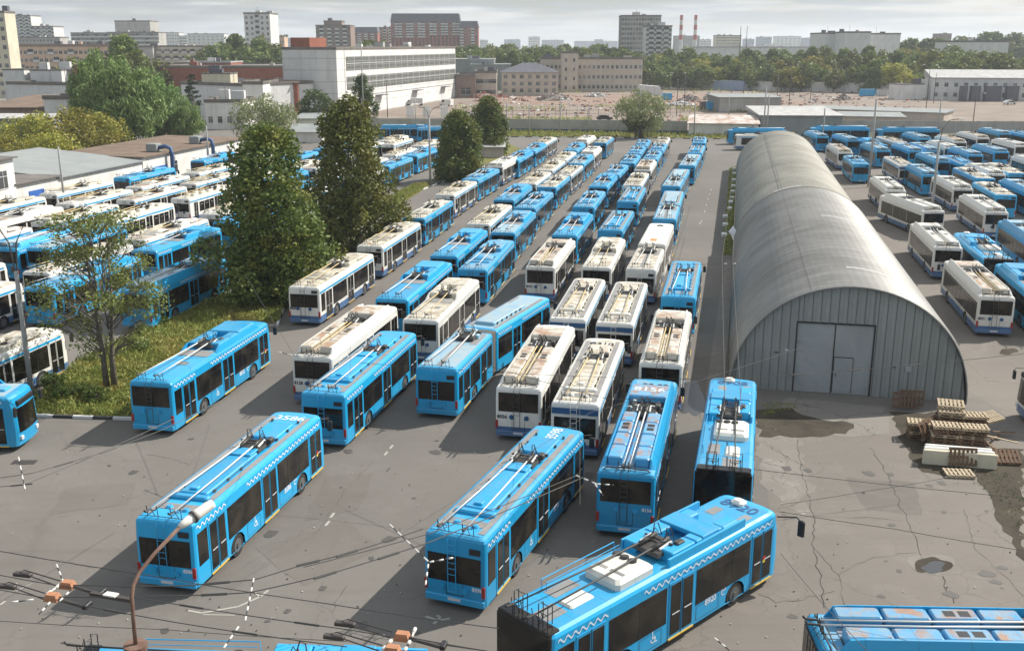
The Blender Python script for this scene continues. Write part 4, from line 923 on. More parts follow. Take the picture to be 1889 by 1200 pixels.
for q in ((xm + .05, xm + .08, .06, .12, .12, 2.33), (xm + 1.15, xm + 1.18, .06, .12, .12, 2.33), (xm + .05, xm + 1.18, .06, .12, 2.3, 2.34), (dx0 - .08, dx0, .02, .2, 0, dh + .08), (dx1, dx1 + .08, .02, .2, 0, dh + .08), (dx0 - .08, dx1 + .08, .02, .2, dh, dh + .10), (xm - .03, xm + .03, .08, .2, .02, dh), (xm + .2, xm + .24, .05, .1, 1.1, 1.3)): b.box(*q)
b.build('door_frame', M['black'], d)
b = MB(); b.cbox(3.3, 3.65, -.02, .08, 1.7, 2.1, .01); b.build('meter_box', M['doorsteel'], hang); b = MB(); b.box(2.6, 2.75, 0, .08, 1.9, 1.96); b.box(-4.3, -4.1, 0, .08, 2.4, 2.46); b.build('wall_plate', M['black'], hang)
b = MB(); b.box(-3.7, -3.5, 0, .05, 2.55, 2.65); b.build('wall_notice', M['frame'], hang)
# bent metal sheet fallen beside the hangar
p0 = G(1375, 470)
b = MB(); zf = lambda i, j: .9 + .35 * math.sin(i * 1.7 + j) + .22 * j
b.add([(p0.x - .9 + .55 * i * .5, p0.y + 1.2 + j * 1.6, zf(i, j) + .25 * (i % 2) * .3) for j in range(4) for i in range(7)], [(j * 7 + i, j * 7 + i + 1, (j + 1) * 7 + i + 1, (j + 1) * 7 + i) for j in range(3) for i in range(6)])
o = b.build('metal_sheet', M['frame']); tag(o, 'crumpled pale metal sheet leaning against the left side of the hangar', 'metal sheet')
rnd = random.Random(5)
KB = None
for i, (u, v) in enumerate([(1355, 315), (1355, 324), (1354, 336), (1353, 346), (1352, 357), (1351, 368), (1348, 377), (1346, 388), (1338, 402), (1338, 418), (1336, 437)]):
    p = G(u, v)
    if KB is None: b = MB(); b.cbox(-.3, .3, -.55, .55, 0, .42, .06); KB = b.build('concrete_block', M['kerb_w']); o = KB
    else: o = KB.copy(); S.collection.objects.link(o)
    o.location = (p.x, p.y, .05); o.rotation_euler = (0, 0, R(rnd.uniform(-16, -6))); o.scale = (1, rnd.uniform(.8, 1.2), rnd.uniform(.8, 1.2))
    tag(o, 'whitewashed concrete block, %s from the far end of the line beside the hangar' % ORD[i].replace('nearest', 'first'), 'concrete block', 'white blocks in a line beside the hangar')
# ------------------------------------------------------------ building materials
def wallmat(name, a, b_, sc=.3, panel=None, joint=(.15, .15, .14), rough=.85):
    m = mat(name, a, rough, spec=.25); nt, N, Lk, b = nodes(m); t = nt.nodes.new('ShaderNodeTexCoord'); v = t.outputs['Object']
    n = noise_n(nt, sc, 7, .65, v, .4); mpn = nt.nodes.new('ShaderNodeMapping'); mpn.inputs['Scale'].default_value = (1.6, 1.6, .16); Lk(v, mpn.inputs[0]); n2 = noise_n(nt, sc * 3, 5, .65, mpn.outputs[0])
    c = mixc(nt, ramp(nt, n.outputs['Fac'], .38, .66).outputs[0], a, b_); c = mixc(nt, mathn(nt, 'MULTIPLY', ramp(nt, n2.outputs['Fac'], .52, .75).outputs[0], .5), c, tuple(x * .62 for x in b_))
    if panel:
        sp = nt.nodes.new('ShaderNodeSeparateXYZ'); Lk(v, sp.inputs[0])
        def ln(o, s, w_):
            f = mathn(nt, 'FRACT', mathn(nt, 'DIVIDE', o, s)); return mathn(nt, 'LESS_THAN', f, w_ / s)
        # joints every panel[0] m along x or y (whichever wall) and panel[1] m in height
        g_ = mathn(nt, 'MAXIMUM', ln(sp.outputs[2], panel[1], .12), ln(sp.outputs[0], panel[0], .10))
        c = mixc(nt, mathn(nt, 'MULTIPLY', g_, .7), c, joint)
    Lk(c, b.inputs['Base Color']); return m
W = {}
W['white'] = wallmat('whitewashed_wall', (.74, .73, .70), (.60, .58, .54), .25); W['panel'] = wallmat('pale_concrete_panels', (.70, .69, .66), (.58, .57, .55), .12, (6, 3.3))
W['panel_side'] = wallmat('grey_concrete_panels', (.60, .60, .59), (.50, .50, .49), .12, (6, 3.3))
W['beige'] = wallmat('beige_brick_wall', (.50, .45, .38), (.42, .37, .31)); W['brick'] = wallmat('red_brick_wall', (.30, .11, .07), (.22, .08, .055)); W['redpanel'] = wallmat('red_panel_wall', (.36, .14, .10), (.28, .11, .08))
W['brown'] = wallmat('brown_brick_wall', (.26, .19, .16), (.20, .145, .12)); W['cream'] = wallmat('cream_wall', (.60, .55, .42), (.50, .46, .36)); W['orange'] = wallmat('peach_wall', (.58, .42, .30), (.52, .36, .26))
W['grey'] = wallmat('grey_wall', (.42, .41, .38), (.32, .31, .29), .1, (6, 3)); W['lgrey'] = wallmat('light_grey_wall', (.62, .62, .60), (.52, .52, .51)); W['blue'] = wallmat('haze_tint_and_fence_blue', (.25, .32, .42), (.22, .28, .38))  # blue: distance haze put into far wall colour, shared with a blue fence
W['roof'] = wallmat('tar_roof', (.13, .12, .11), (.20, .18, .16)); W['roofbrown'] = wallmat('brown_roof', (.20, .145, .105), (.13, .095, .07)); W['rooflight'] = wallmat('pale_metal_roof', (.46, .46, .45), (.32, .31, .29), .5); W['roofgrey'] = wallmat('grey_sheet_roof', (.23, .25, .25), (.28, .29, .28))
W['roofred'] = wallmat('red_roof', (.28, .09, .075), (.2, .07, .06)); W['roofdark'] = wallmat('dark_sheet_roof', (.10, .10, .12), (.13, .13, .15)); W['rusty'] = wallmat('rust_streaked_roof', (.56, .55, .52), (.30, .17, .11), .5)
W['win'] = mat('window_glass', (.05, .055, .06), .2, spec=.6); nw = W['win'].node_tree; oiw = nw.nodes.new('ShaderNodeObjectInfo'); rw_ = ramp(nw, oiw.outputs['Random'], .2, 1.0, (.02, .024, .03), (.20, .20, .19)); nw.links.new(rw_.outputs[0], nw.nodes['Principled BSDF'].inputs['Base Color']); W['winb'] = mat('pale_window_frame', (.55, .56, .55), .5); W['fence'] = wallmat('concrete_fence', (.40, .39, .37), (.32, .31, .29), .3); W['fblue'] = mat('fence_blue_base', (.03, .08, .18), .8)
W['blinds'] = wallmat('dusty_industrial_glass', (.15, .16, .145), (.08, .085, .08), .9, (1.5, 1.2), (.42, .42, .38), .3); W['doorblue'] = mat('blue_door_paint', (.03, .12, .42), .6); W['duct'] = mat('blue_duct', (.035, .085, .20), .6)
WINMESH = {}
def win_obj(parent, kind, x, y, z, rz, sx=1, sz=1):
    key = kind
    if key not in WINMESH:
        b = MB()
        if kind == 'w': b.box(-.75, .75, -.06, .05, 0, 1.5, 0); b.box(-.8, .8, -.08, .05, -.08, 0, 1); b.box(-.03, .03, -.08, .05, 0, 1.5, 1); b.box(-.75, .75, -.08, .05, 1.0, 1.05, 1)
        elif kind == 'balcony': b.box(-1.3, 1.3, -1.0, 0, -.1, .9, 1); b.box(-1.25, 1.25, -.9, .02, .92, 2.2, 0)
        elif kind == 'loggia': b.box(-1.4, 1.4, -.5, .02, -.2, .85, 1); b.box(-1.35, 1.35, -.1, .04, .85, 2.3, 0)
        o = b.build('x', [W['win'], W['winb'] if kind != 'w' else W['winb']]); WINMESH[key] = o.data; bpy.data.objects.remove(o)
    o = bpy.data.objects.new('window' if kind == 'w' else 'balcony', WINMESH[key]); S.collection.objects.link(o); o.parent = parent
    o.location = (x, y, z); o.rotation_euler = (0, 0, rz); o.scale = (sx, 1, sz)
    return o
def block(label, cat, name, p0, p1, depth, h, wall, roof='roof', storeys=0, bays=0, side=None, kinds=('w',), rooft='flat', base_z=-.3, group=None, z0=1.2, ww=1.0, wh=1.0, parapet=.6, sidebays=0, side_left=False, top_margin=.9, budget=100, hip=3.0):
    """a building: p0 -> p1 is its front seen from the camera (left to right), local x along it, +y away"""
    p0, p1 = Vector(p0), Vector(p1); Lx = (p1 - p0).length; a = math.atan2(p1.y - p0.y, p1.x - p0.x)
    t = empty(name, (p0.x, p0.y, 0), a); tag(t, label, cat, group)
    b = MB(); b.box(0, Lx, 0, depth, base_z, h); b.build('wall', W[wall], t)
    if side:
        b = MB(); b.box(-.05, .0, .02, depth - .02, base_z, h - .02) if side_left else b.box(Lx, Lx + .05, .02, depth - .02, base_z, h - .02); b.build('side_wall', W[side], t)
    b = MB()
    if rooft == 'flat':
        b.box(-.15, Lx + .15, -.15, depth + .15, h, h + .25)
        for q in ((-.2, Lx + .2, -.2, .1), (-.2, Lx + .2, depth - .1, depth + .2), (-.2, .1, .1, depth - .1), (Lx - .1, Lx + .2, .1, depth - .1)): b.box(q[0], q[1], q[2], q[3], h + .25, h + .25 + parapet)
    elif rooft == 'hip': b.box(-.5, Lx + .5, -.5, depth + .5, h, h + hip, 0, (min(Lx, depth) * .42, depth * .42 if depth < Lx else depth * .3))
    elif rooft == 'mansard': b.box(-.3, Lx + .3, -.3, depth + .3, h, h + hip, 0, (1.2, 2.0))
    elif rooft == 'gable': b.add([(-.4, -.5, h), (Lx + .4, -.5, h), (Lx + .4, depth + .5, h), (-.4, depth + .5, h), (-.4, depth / 2, h + hip), (Lx + .4, depth / 2, h + hip)], [(0, 1, 5, 4), (3, 4, 5, 2), (0, 4, 3), (1, 2, 5), (0, 3, 2, 1)])
    elif rooft == 'shed': b.add([(-.4, -.5, h), (Lx + .4, -.5, h), (Lx + .4, depth + .5, h + hip), (-.4, depth + .5, h + hip), (-.4, -.5, h - .15), (Lx + .4, -.5, h - .15), (Lx + .4, depth + .5, h - .15), (-.4, depth + .5, h - .15)], [(0, 1, 2, 3), (4, 7, 6, 5), (0, 4, 5, 1), (1, 5, 6, 2), (2, 6, 7, 3), (3, 7, 4, 0)])
    rf = b.build('roof', W[roof], t)
    if rooft == 'flat' and Lx > 8 and depth > 7:
        rq = random.Random(int(Lx * 100)); 
        for _ in range(2 + int(Lx / 22)):
            ux, uy = rq.uniform(.1, .85) * Lx, rq.uniform(.2, .7) * depth; q = MB(); q.box(ux, ux + rq.uniform(1.2, 4), uy, uy + rq.uniform(1.2, 3), h + .25, h + rq.uniform(1.2, 2.9)); q.build('roof_unit', W[rq.choice(('lgrey', 'grey', 'roofdark', wall))], t)
        q = MB(); q.tube([(Lx * .4, depth * .4, h), (Lx * .4, depth * .4, h + 4.5)], .07, 4); q.build('antenna', W['roofdark'], t)
    n = 0; rest = MB()
    if storeys and bays:
        sh = (h - top_margin) / storeys
        cells = [(x, s) for s in range(storeys - 1, -1, -1) for x in range(bays)]
        for x, s in cells:
            cx = (x + .5) * Lx / bays; cz = s * sh + z0; kd = kinds[(x * 7 + s * (3 if len(kinds) > 3 else 0)) % len(kinds)]
            if n < budget: win_obj(t, kd, cx, -.0, cz, 0, ww, wh); n += 1
            else: rest.box(cx - .75 * ww, cx + .75 * ww, -.07, .02, cz, cz + 1.5 * wh, 0)
    if sidebays and storeys:
        sh = (h - top_margin) / storeys
        for s in range(storeys):
            for k in range(sidebays):
                cy = (k + .5) * depth / sidebays; cz = s * sh + z0
                if n < budget: win_obj(t, 'w', 0 if side_left else Lx, cy, cz, -math.pi / 2 if side_left else math.pi / 2, ww, wh); n += 1
                else:
                    if side_left: rest.box(-.07, .02, cy - .7 * ww, cy + .7 * ww, cz, cz + 1.5 * wh)
                    else: rest.box(Lx - .02, Lx + .07, cy - .7 * ww, cy + .7 * ww, cz, cz + 1.5 * wh)
    if rest.v: o = rest.build('windows', W['win'], t); o['kind'] = 'stuff'
    return t
def far(label, cat, name, u0, u1, vt, dist, depth, wall, dist1=None, **k):
    a = ray(u0, vt, dist); c = ray(u1, vt, dist1 or dist); h = a.z
    return block(label, cat, name, (a.x, a.y), (c.x, c.y), depth, h - .85 if k.get('rooft', 'flat') == 'flat' else h - k.get('hip', 3.0), wall, **k)
# big white panel factory hall
c0, c1 = G(625, 216), G(841, 180)
dv = (c1 - c0).normalized(); 
t = block('huge white concrete panel factory hall with two long bands of windows', 'factory hall', 'factory_hall', (c0.x, c0.y), (c1.x, c1.y), 17, 19.0, 'panel', storeys=0, side='panel_side', side_left=True, parapet=.5)
Lx = (c1 - c0).length
for z0_, z1_ in ((13.0, 17.0), (7.4, 11.2)):
    b = MB(); b.box(7, Lx - .6, -.10, .3, z0_, z1_); wb = b.build('window_band', W['blinds'], t)
    b = MB(); [b.box(7 + i * 6.0, 7.18 + i * 6.0, -.16, -.06, z0_, z1_) for i in range(1, int((Lx - 8) / 6))]; b.box(7, Lx - .6, -.16, -.05, (z0_ + z1_) / 2 - .08, (z0_ + z1_) / 2 + .08); b.build('mullion', W['winb'], wb)
for k_ in (.28, .58, .86):
    b = MB(); x = Lx * k_; b.box(x - 2.2, x + 2.2, -.1, .2, -.2, 4.2); d = b.build('gate', W['lgrey'], t); b = MB(); b.box(x - 3, x + 3, -2.2, .1, 4.8, 5.0); b.build('canopy', W['roofdark'], t)
b = MB(); b.box(2, 14, 9, 15, 19.2, 22.4); b.build('stair_house', W['brick'], t)
b = MB(); [b.box(x, x + .12, -.05, 0, 0, 18.6) for x in (5.8,)]; b.box(0, Lx, -.12, 0, 5.4, 5.5); b.build('cornice_line', W['roof'], t)
# city skyline
FB = 'far_building'
far('pale cream tower block cut by the left edge', 'apartment block', 'apartment_tower', -60, 7, 20, 420, 9, 'cream', storeys=9, bays=5, ww=.9, side='cream', sidebays=0)
far('cluster of white high rise flats far behind the peach block, taller one', 'apartment block', 'apartment_tower', 17, 56, 28, 900, 20, 'lgrey', storeys=16, bays=7, kinds=('w', 'loggia'))
far('lower stepped white flats right of the taller white ones', 'apartment block', 'apartment_tower', 57, 98, 48, 880, 20, 'lgrey', storeys=12, bays=8, kinds=('loggia', 'w'))
far('grey slab of flats low behind the peach block', 'apartment block', 'apartment_block', 20, 110, 68, 800, 16, 'grey', storeys=8, bays=14)
far('peach five storey flats with white balconies and brown attic', 'apartment block', 'apartment_block', 22, 208, 83, 520, 14, 'orange', roof='brown', storeys=5, bays=20, kinds=('w', 'loggia', 'w', 'w'), parapet=1.0)
far('long grey slab block with striped loggias', 'apartment block', 'apartment_block', 130, 200, 60, 860, 18, 'grey', storeys=9, bays=8, kinds=('loggia',), ww=1.25)
far('grey slab block stepping up behind the striped one', 'apartment block', 'apartment_block', 197, 292, 59, 850, 18, 'grey', storeys=9, bays=11, kinds=('loggia',), ww=1.2)
far('plain grey towers rising over the striped slab blocks', 'apartment block', 'apartment_tower', 211, 276, 38, 900, 22, 'grey', storeys=4, bays=5)
for i_, (a_, c_, v_, d_) in enumerate([(292, 330, 60, 1500), (330, 345, 66, 1500), (345, 413, 62, 1400)]):
    far('hazy pale blocks of flats on the left skyline, %s group' % ('left', 'middle', 'right')[i_], 'apartment block', 'apartment_block', a_, c_, v_, d_, 20, 'lgrey', storeys=8, bays=8, group='hazy flats on the left skyline')
far('beige five storey flats with bright balconies', 'apartment block', 'apartment_block', 280, 398, 84, 600, 14, 'cream', storeys=5, bays=15, kinds=('w', 'balcony'), side='grey')
far('grey end wall of the beige five storey flats', 'apartment block', 'apartment_block', 252, 281, 85, 596, 12, 'grey')
far('lone pale tower block of panel flats with a balcony side', 'apartment block', 'apartment_tower', 449, 497, 23, 620, 22, 'lgrey', storeys=12, bays=5, ww=.8, kinds=('w', 'w', 'loggia'))
far('low peach houses right of the lone pale tower', 'apartment block', 'apartment_block', 499, 524, 66, 900, 14, 'orange', storeys=5, bays=5)
far('brown brick tower block with stepped top', 'apartment block', 'apartment_tower', 582, 646, 46, 760, 22, 'brown', storeys=12, bays=9, kinds=('w', 'loggia'))
far('small top storey standing on the brown brick tower', 'apartment block', 'apartment_tower', 597, 630, 38, 765, 14, 'brown', storeys=2, bays=4)
far('red and white tower of flats, smaller one left of the big red block', 'apartment block', 'apartment_tower', 653, 696, 50, 960, 22, 'redpanel', storeys=15, bays=7, kinds=('w', 'loggia'), rooft='mansard', roof='roofdark', hip=5)
far('white and red flats joining the small and the big red block', 'apartment block', 'apartment_tower', 696, 722, 50, 980, 22, 'orange', storeys=14, bays=5, kinds=('loggia', 'w'))
far('big red panel block of flats with grey mansard roof and white balconies', 'apartment block', 'apartment_tower', 720, 848, 25, 900, 24, 'redpanel', storeys=18, bays=18, kinds=('w', 'loggia', 'loggia'), rooft='mansard', roof='roofdark', hip=7)
far('red end section of the big panel block, one step lower', 'apartment block', 'apartment_tower', 848, 882, 39, 890, 22, 'redpanel', storeys=15, bays=5, kinds=('loggia', 'w', 'w'), rooft='mansard', roof='roofdark', hip=5)
tw = far('tall grey office tower with weathered window grid', 'office tower', 'office_tower', 1147, 1220, 28, 640, 16, 'grey', storeys=13, bays=14, ww=.8)
tw = far('lower front wing of the grey office tower', 'office tower', 'office_tower', 1192, 1240, 47, 600, 14, 'lgrey', storeys=11, bays=7, kinds=('w', 'loggia'))
far('hazy grey tower block behind the striped chimneys', 'apartment block', 'apartment_tower', 1246, 1291, 66, 1600, 22, 'grey', storeys=10, bays=10)
far('beige slab of flats right of the striped chimneys', 'apartment block', 'apartment_block', 1322, 1368, 65, 1250, 20, 'cream', storeys=9, bays=11)
far('long pale factory roofline behind the woods', 'factory hall', 'factory_hall', 1290, 1530, 86, 760, 40, 'lgrey', roof='rooflight', storeys=2, bays=30)
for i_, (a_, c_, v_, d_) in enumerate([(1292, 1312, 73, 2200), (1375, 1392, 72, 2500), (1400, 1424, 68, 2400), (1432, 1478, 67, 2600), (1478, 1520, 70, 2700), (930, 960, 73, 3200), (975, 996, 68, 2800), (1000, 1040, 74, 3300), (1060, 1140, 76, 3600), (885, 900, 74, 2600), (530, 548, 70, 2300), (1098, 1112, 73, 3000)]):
    far('hazy blue block on the horizon, %s' % ('left of the beige slab', 'just right of the thin mast', 'second right of the thin mast', 'long one right of the mast', 'long one left of the white works', 'left one over the central woods', 'taller one over the central woods', 'wide one over the central woods', 'faint one left of the office tower', 'at the right foot of the big red block', 'right of the lone pale tower', 'thin one left of the office tower')[i_], 'apartment block', 'apartment_block', a_, c_, v_, d_, 30, 'blue' if i_ % 3 else 'lgrey', storeys=6, bays=6, ww=2, wh=1.5, group='hazy blocks on the horizon')  # the blue walls have the haze of distance painted in
far('white works building with grey upper box', 'works building', 'works_building', 1521, 1562, 60, 640, 30, 'lgrey', storeys=2, bays=4)
far('taller white works building with blank grey top', 'works building', 'works_building', 1560, 1607, 58, 620, 30, 'lgrey', storeys=2, bays=5)
far('white works building at the right end of the works', 'works building', 'works_building', 1607, 1662, 61, 640, 30, 'lgrey', storeys=2, bays=5)
far('modern white framed office building among the right trees', 'office building', 'office_building', 1762, 1862, 75, 560, 26, 'lgrey', storeys=3, bays=11, ww=1.4)
far('brick tower flats peeking over the right woods', 'apartment block', 'apartment_tower', 1735, 1756, 62, 1100, 20, 'brown', storeys=8, bays=4)
# striped chimneys
M['red'] = mat('red_band', (.40, .05, .04), .7)
for k_, u in enumerate((1257.5, 1284)):
    a = ray(u, 28, 1150); b = MB(); H0 = a.z
    for i in range(10):
        z0_, z1_ = H0 * i / 10, H0 * (i + 1) / 10
        b.disc((a.x, a.y, z0_), 2.3 - .07 * i, z1_ - z0_, 2, 14, 0 if (i < 5 or i % 2 == 0) else 1)
    o = b.build('chimney', [W['lgrey'], M['red']]); tag(o, 'tall power station chimney with red and white bands, %s of the two' % ('left', 'right')[k_], 'chimney', 'striped chimneys')
# middle distance
far('long beige three storey brick building with rows of small windows', 'brick building', 'brick_building', 1066, 1186, 106, 478, 20, 'beige', storeys=3, bays=14, ww=.75, budget=60)
far('square stair tower of the beige brick building', 'brick building', 'brick_building', 1037, 1067, 95, 470, 12, 'beige', storeys=4, bays=2, ww=.6)
far('left wing of the beige brick building', 'brick building', 'brick_building', 998, 1038, 106, 485, 14, 'beige', storeys=3, bays=5, ww=.75)
far('beige house with a dark hipped roof in front of the brick building', 'house', 'house', 925, 1030, 117, 440, 22, 'beige', roof='roofdark', storeys=3, bays=7, rooft='hip', hip=3.6, side='beige', sidebays=0)
far('low brick workshop with small windows at the rubble field', 'workshop', 'workshop', 876, 916, 131, 425, 24, 'beige', storeys=2, bays=8, ww=.7)
far('brown end of the low brick workshop with a grey gate', 'workshop', 'workshop', 841, 877, 137, 420, 24, 'brown', storeys=1, bays=1, ww=2.4, wh=1.8)
far('grey metal shed roof before the central woods', 'shed', 'shed', 838, 912, 107, 520, 30, 'roofgrey', roof='rooflight', parapet=.2)
far('long grey shed roof behind the brick workshop', 'shed', 'shed', 868, 942, 117, 500, 30, 'roofgrey', roof='roofgrey', parapet=.2)
far('pale two storey gatehouse over the road with a light sloping roof', 'gatehouse', 'gatehouse', 1722, 1960, 130, 405, 18, 'lgrey', dist1=395, roof='rooflight', storeys=2, bays=13, rooft='shed', hip=2.6, ww=.9, budget=13)
b = MB()
for i_, (a_, c_) in enumerate(((1769, 1780), (1788, 1804), (1814, 1842), (1853, 1874))):
    p, q = ray(a_, 152, 397), ray(c_, 152, 397); b.box(p.x, q.x, 393.5, 396, .0, 5.6)  # solid dark boxes paint in the shade of the open passages
o = b.build('gateway', W['roofdark']); tag(o, 'solid dark boxes painting the shaded drive through openings under the pale gatehouse', 'gateway')
far('blank white wall hut by the fence left of the gatehouse', 'hut', 'hut', 1655, 1706, 152, 408, 8, 'white', parapet=.1)
# concrete perimeter fences: each is one fence
def fence(label, pts, h, wall='fence', base=None, name='concrete_fence', step=4.0, thick=.18):
    t = empty(name, (0, 0, 0)); tag(t, label, 'fence')
    b = MB(); bb = MB(); npst = 0; pm_ = MB()
    for a, c in zip(pts, pts[1:]):
        a, c = Vector(a), Vector(c); d = c - a; n = max(1, round(d.length / step)); an = math.atan2(d.y, d.x)
        for i in range(n):
            q = a.lerp(c, (i + .5) / n); b.obox((q.x, q.y, h / 2), d.length / n - .12, thick, h, an)
            if base: bb.obox((q.x, q.y, base / 2), d.length / n, thick + .06, base, an)
            q = a.lerp(c, i / n); pq = MB() if npst < 95 else pm_; pq.obox((q.x, q.y, h / 2 + .05), .22, thick + .12, h + .1, an); npst += 1
            if pq is not pm_: pq.build('fence_post', W[wall], t)
    b.build('fence_panel', W[wall], t)
    if pm_.v: pm_.build('fence_posts', W[wall], t)['kind'] = 'stuff'
    if base: bb.build('painted_base', W['fblue'], t)
    return t
fence('grey concrete fence with dark blue foot along the far side of the yard', px((640, 241), (930, 242), (1268, 247)), 3.0, 'fence', .7)
fence('grey concrete fence behind the right hand trolleybuses', px((1400, 243), (1620, 245), (1740, 246), (1960, 247)), 2.9, 'fence')
fence('long white concrete fence in front of the woods', px((1192, 161), (1320, 165), (1440, 168), (1560, 170), (1660, 173)), 4.2, 'white')
fence('blue painted fence section between white ones', px((1316, 166), (1374, 167.5)), 4.3, 'blue', name='metal_fence')
# sheds by the far fence
def shed_px(label, u0, v0, u1, v1, depth, h, wall, roof, hip, name='shed', **k):
    a, c = G(u0, v0), G(u1, v1); return block(label, 'shed', name, (a.x, a.y), (c.x, c.y), depth, h, wall, roof=roof, rooft='shed', hip=hip, **k)
shed_px('white panel shed with rust streaked corrugated roof', 1270, 250, 1398, 252, 16, 2.9, 'white', 'rusty', .9)
shed_px('shed with pale corrugated roof behind the hangar', 1402, 247, 1552, 248, 24, 4.4, 'roofgrey', 'rooflight', .8)
shed_px('grey concrete box building left of the corrugated sheds', 1326, 207, 1440, 207, 20, 4.6, 'grey', 'roofgrey', .2)
shed_px('low weathered wooden shed right of the corrugated sheds', 1552, 236, 1668, 238, 14, 3.0, 'beige', 'roofgrey', .3)
shed_px('long low grey shed with slate roof beyond the yard', 1480, 216, 1740, 226, 12, 2.6, 'beige', 'roofgrey', .3)
# ------------------------------------------------------------ left side buildings
# white service building along the left yard
SW = -86.0
def LP(s, y): return ((s + y * math.cos(R(78.8))) / math.sin(R(78.8)), y)
def left_block(label, y0, y1, depth, h, wall, roof, cat='service building', name='service_building', hip=.4, rooft='shed', s=SW, **k):
    # the wall that is seen runs along the yard, its inside lies to the left: build from far to near
    a, c = LP(s, y0), LP(s, y1)
    return block(label, cat, name, a, c, depth, h, wall, roof=roof, rooft=rooft, hip=hip, **k)
def yzat(u, v, s):
    # height on the lane plane s at pixel u, v
    b = (600 - v) / F_PX; dy = math.cos(PITCH) + b * math.sin(PITCH); dz = -math.sin(PITCH) + b * math.cos(PITCH); dx = (u - 944.5) / F_PX
    # x sin - y cos = s  -> t
    t = s / (dx * math.sin(R(78.8)) - dy * math.cos(R(78.8))); return dy * t, CAM_H + dz * t
y_a, z_a = yzat(262, 286, SW); y_b, z_b = yzat(447, 250, SW); y_c, z_c = yzat(98, 318, SW); y_d, z_d = yzat(100, 334, SW); y_e, z_e = yzat(17, 300, SW)
print('LEFTWALL', y_a, z_a, y_b, z_b, y_c, z_c, y_d, z_d, y_e, z_e)
t = left_block('long whitewashed brick garage with a flat brown roof and blue ducts', y_a, y_b, 15, (z_a + z_b) / 2 - .3, 'white', 'roofbrown', hip=.15)
def duct(parent, x, z):
    b = MB(); b.tube([(x, 2.0, z + .5), (x, .3, z + .9), (x, -.6, z + .6), (x, -.75, z - .5), (x, -.7, z - 2.4), (x, -.3, z - 3.0)], .32, 10); b.build('air_duct', W['duct'], parent)
    b = MB(); b.cbox(x - .9, x + .9, 1.4, 3.2, z + .1, z + 1.3, .1); b.build('fan_unit', W['roofgrey'], parent)
hh = (z_a + z_b) / 2 - .3; LL = Vector((LP(SW, y_b)[0] - LP(SW, y_a)[0], y_b - y_a)).length
duct(t, 7.5, hh); duct(t, LL * .62, hh)
b = MB(); b.box(3.2, 7.0, -.06, .05, 1.0, hh - 1.9); b.build('blue_door', W['doorblue'], t)
for x in (LL * .28, LL * .85): win_obj(t, 'w', x, 0, hh - 3.4, 0, .8, 1.2)
h2 = z_c - .2
t = left_block('whitewashed shed with grey sheet roof left of the long garage', y_d + .5, y_a - .3, 17, max(3.5, h2 * .78), 'white', 'roofgrey', hip=1.6)
t = left_block('small whitewashed annexe with a blue shutter', y_e, y_d + .3, 12, h2 * .95, 'white', 'roof', hip=.1, s=SW + .3)
b = MB(); LLe = math.hypot(LP(SW, y_d)[0] - LP(SW, y_e)[0], y_d - y_e); b.box(LLe * .30, LLe * .66, -.08, .05, h2 * .35, h2 * .62); b.build('blue_shutter', W['doorblue'], t)
t = left_block('taller whitewashed hall cut by the left edge', y_e - 22, y_e - .2, 14, z_e * 1.12, 'white', 'roof', hip=.1, s=SW + .6)
win_obj(t, 'w', 20, 0, z_e * .55, 0, 1, 1.4)
# lean-to of rusty sheets on the annexe roof
b = MB(); a = LP(SW - 9, y_e + 4); 
b.add([(a[0] - 14, a[1] + 1, h2 * .95 + .2), (a[0] + 2, a[1] + 5, h2 * .95 + .2), (a[0] + 1.0, a[1] + 8, h2 * .95 + 2.6), (a[0] - 15, a[1] + 4, h2 * .95 + 2.6), (a[0] - 14, a[1] + 1.2, h2 * .95 + .1), (a[0] + 2, a[1] + 5.2, h2 * .95 + .1), (a[0] + 1.0, a[1] + 8.2, h2 * .95 + 2.5), (a[0] - 15, a[1] + 4.2, h2 * .95 + 2.5)], [(0, 1, 2, 3), (4, 7, 6, 5), (0, 4, 5, 1), (1, 5, 6, 2), (2, 6, 7, 3), (3, 7, 4, 0)])
o = b.build('roof_hoarding', W['roofbrown']); tag(o, 'brown sheet metal hoarding standing on the annexe roof at left', 'hoarding')
far('low white depot building behind the yellow bushes', 'depot building', 'depot_building', 12, 160, 150, 300, 26, 'lgrey', dist1=290, roof='roof', storeys=1, bays=9, ww=1.0, z0=1.6)
far('brown roofed low hall cut by the left edge', 'hall', 'hall', -60, 80, 188, 235, 34, 'brown', roof='roofbrown', rooft='shed', hip=1.2)
far('small white hut with two windows behind the yellow bushes', 'hut', 'hut', 79, 134, 176, 232, 9, 'white', storeys=1, bays=3, z0=1.4, ww=.9)
far('grey roof of a low shed at the left edge', 'shed', 'shed', -60, 75, 215, 200, 9, 'roofgrey', roof='rooflight', rooft='shed', hip=.3)
far('grey plant boxes on the white depot roof, left pair', 'rooftop box', 'rooftop_box', 4, 43, 124, 310, 8, 'lgrey', parapet=.1)
far('grey and white plant box on the depot roof beside the brick one', 'rooftop box', 'rooftop_box', 54, 112, 125, 310, 8, 'panel_side', parapet=.1)
far('red brick rooftop box behind the willow', 'rooftop box', 'rooftop_box', 136, 166, 116, 315, 8, 'brick', parapet=.1)
far('white flat roofed building right of the willow, upper storey', 'depot building', 'depot_building', 333, 447, 150, 300, 26, 'lgrey', dist1=285, roof='roof', storeys=1, bays=3, z0=5, ww=1.4)
far('bright white lower building with small square windows', 'depot building', 'depot_building', 377, 447, 183, 262, 14, 'white', storeys=1, bays=4, ww=.7, z0=1.6)
far('white end block right of the flat roofed building', 'depot building', 'depot_building', 447, 484, 150, 284, 20, 'white', storeys=1, bays=2, ww=1)
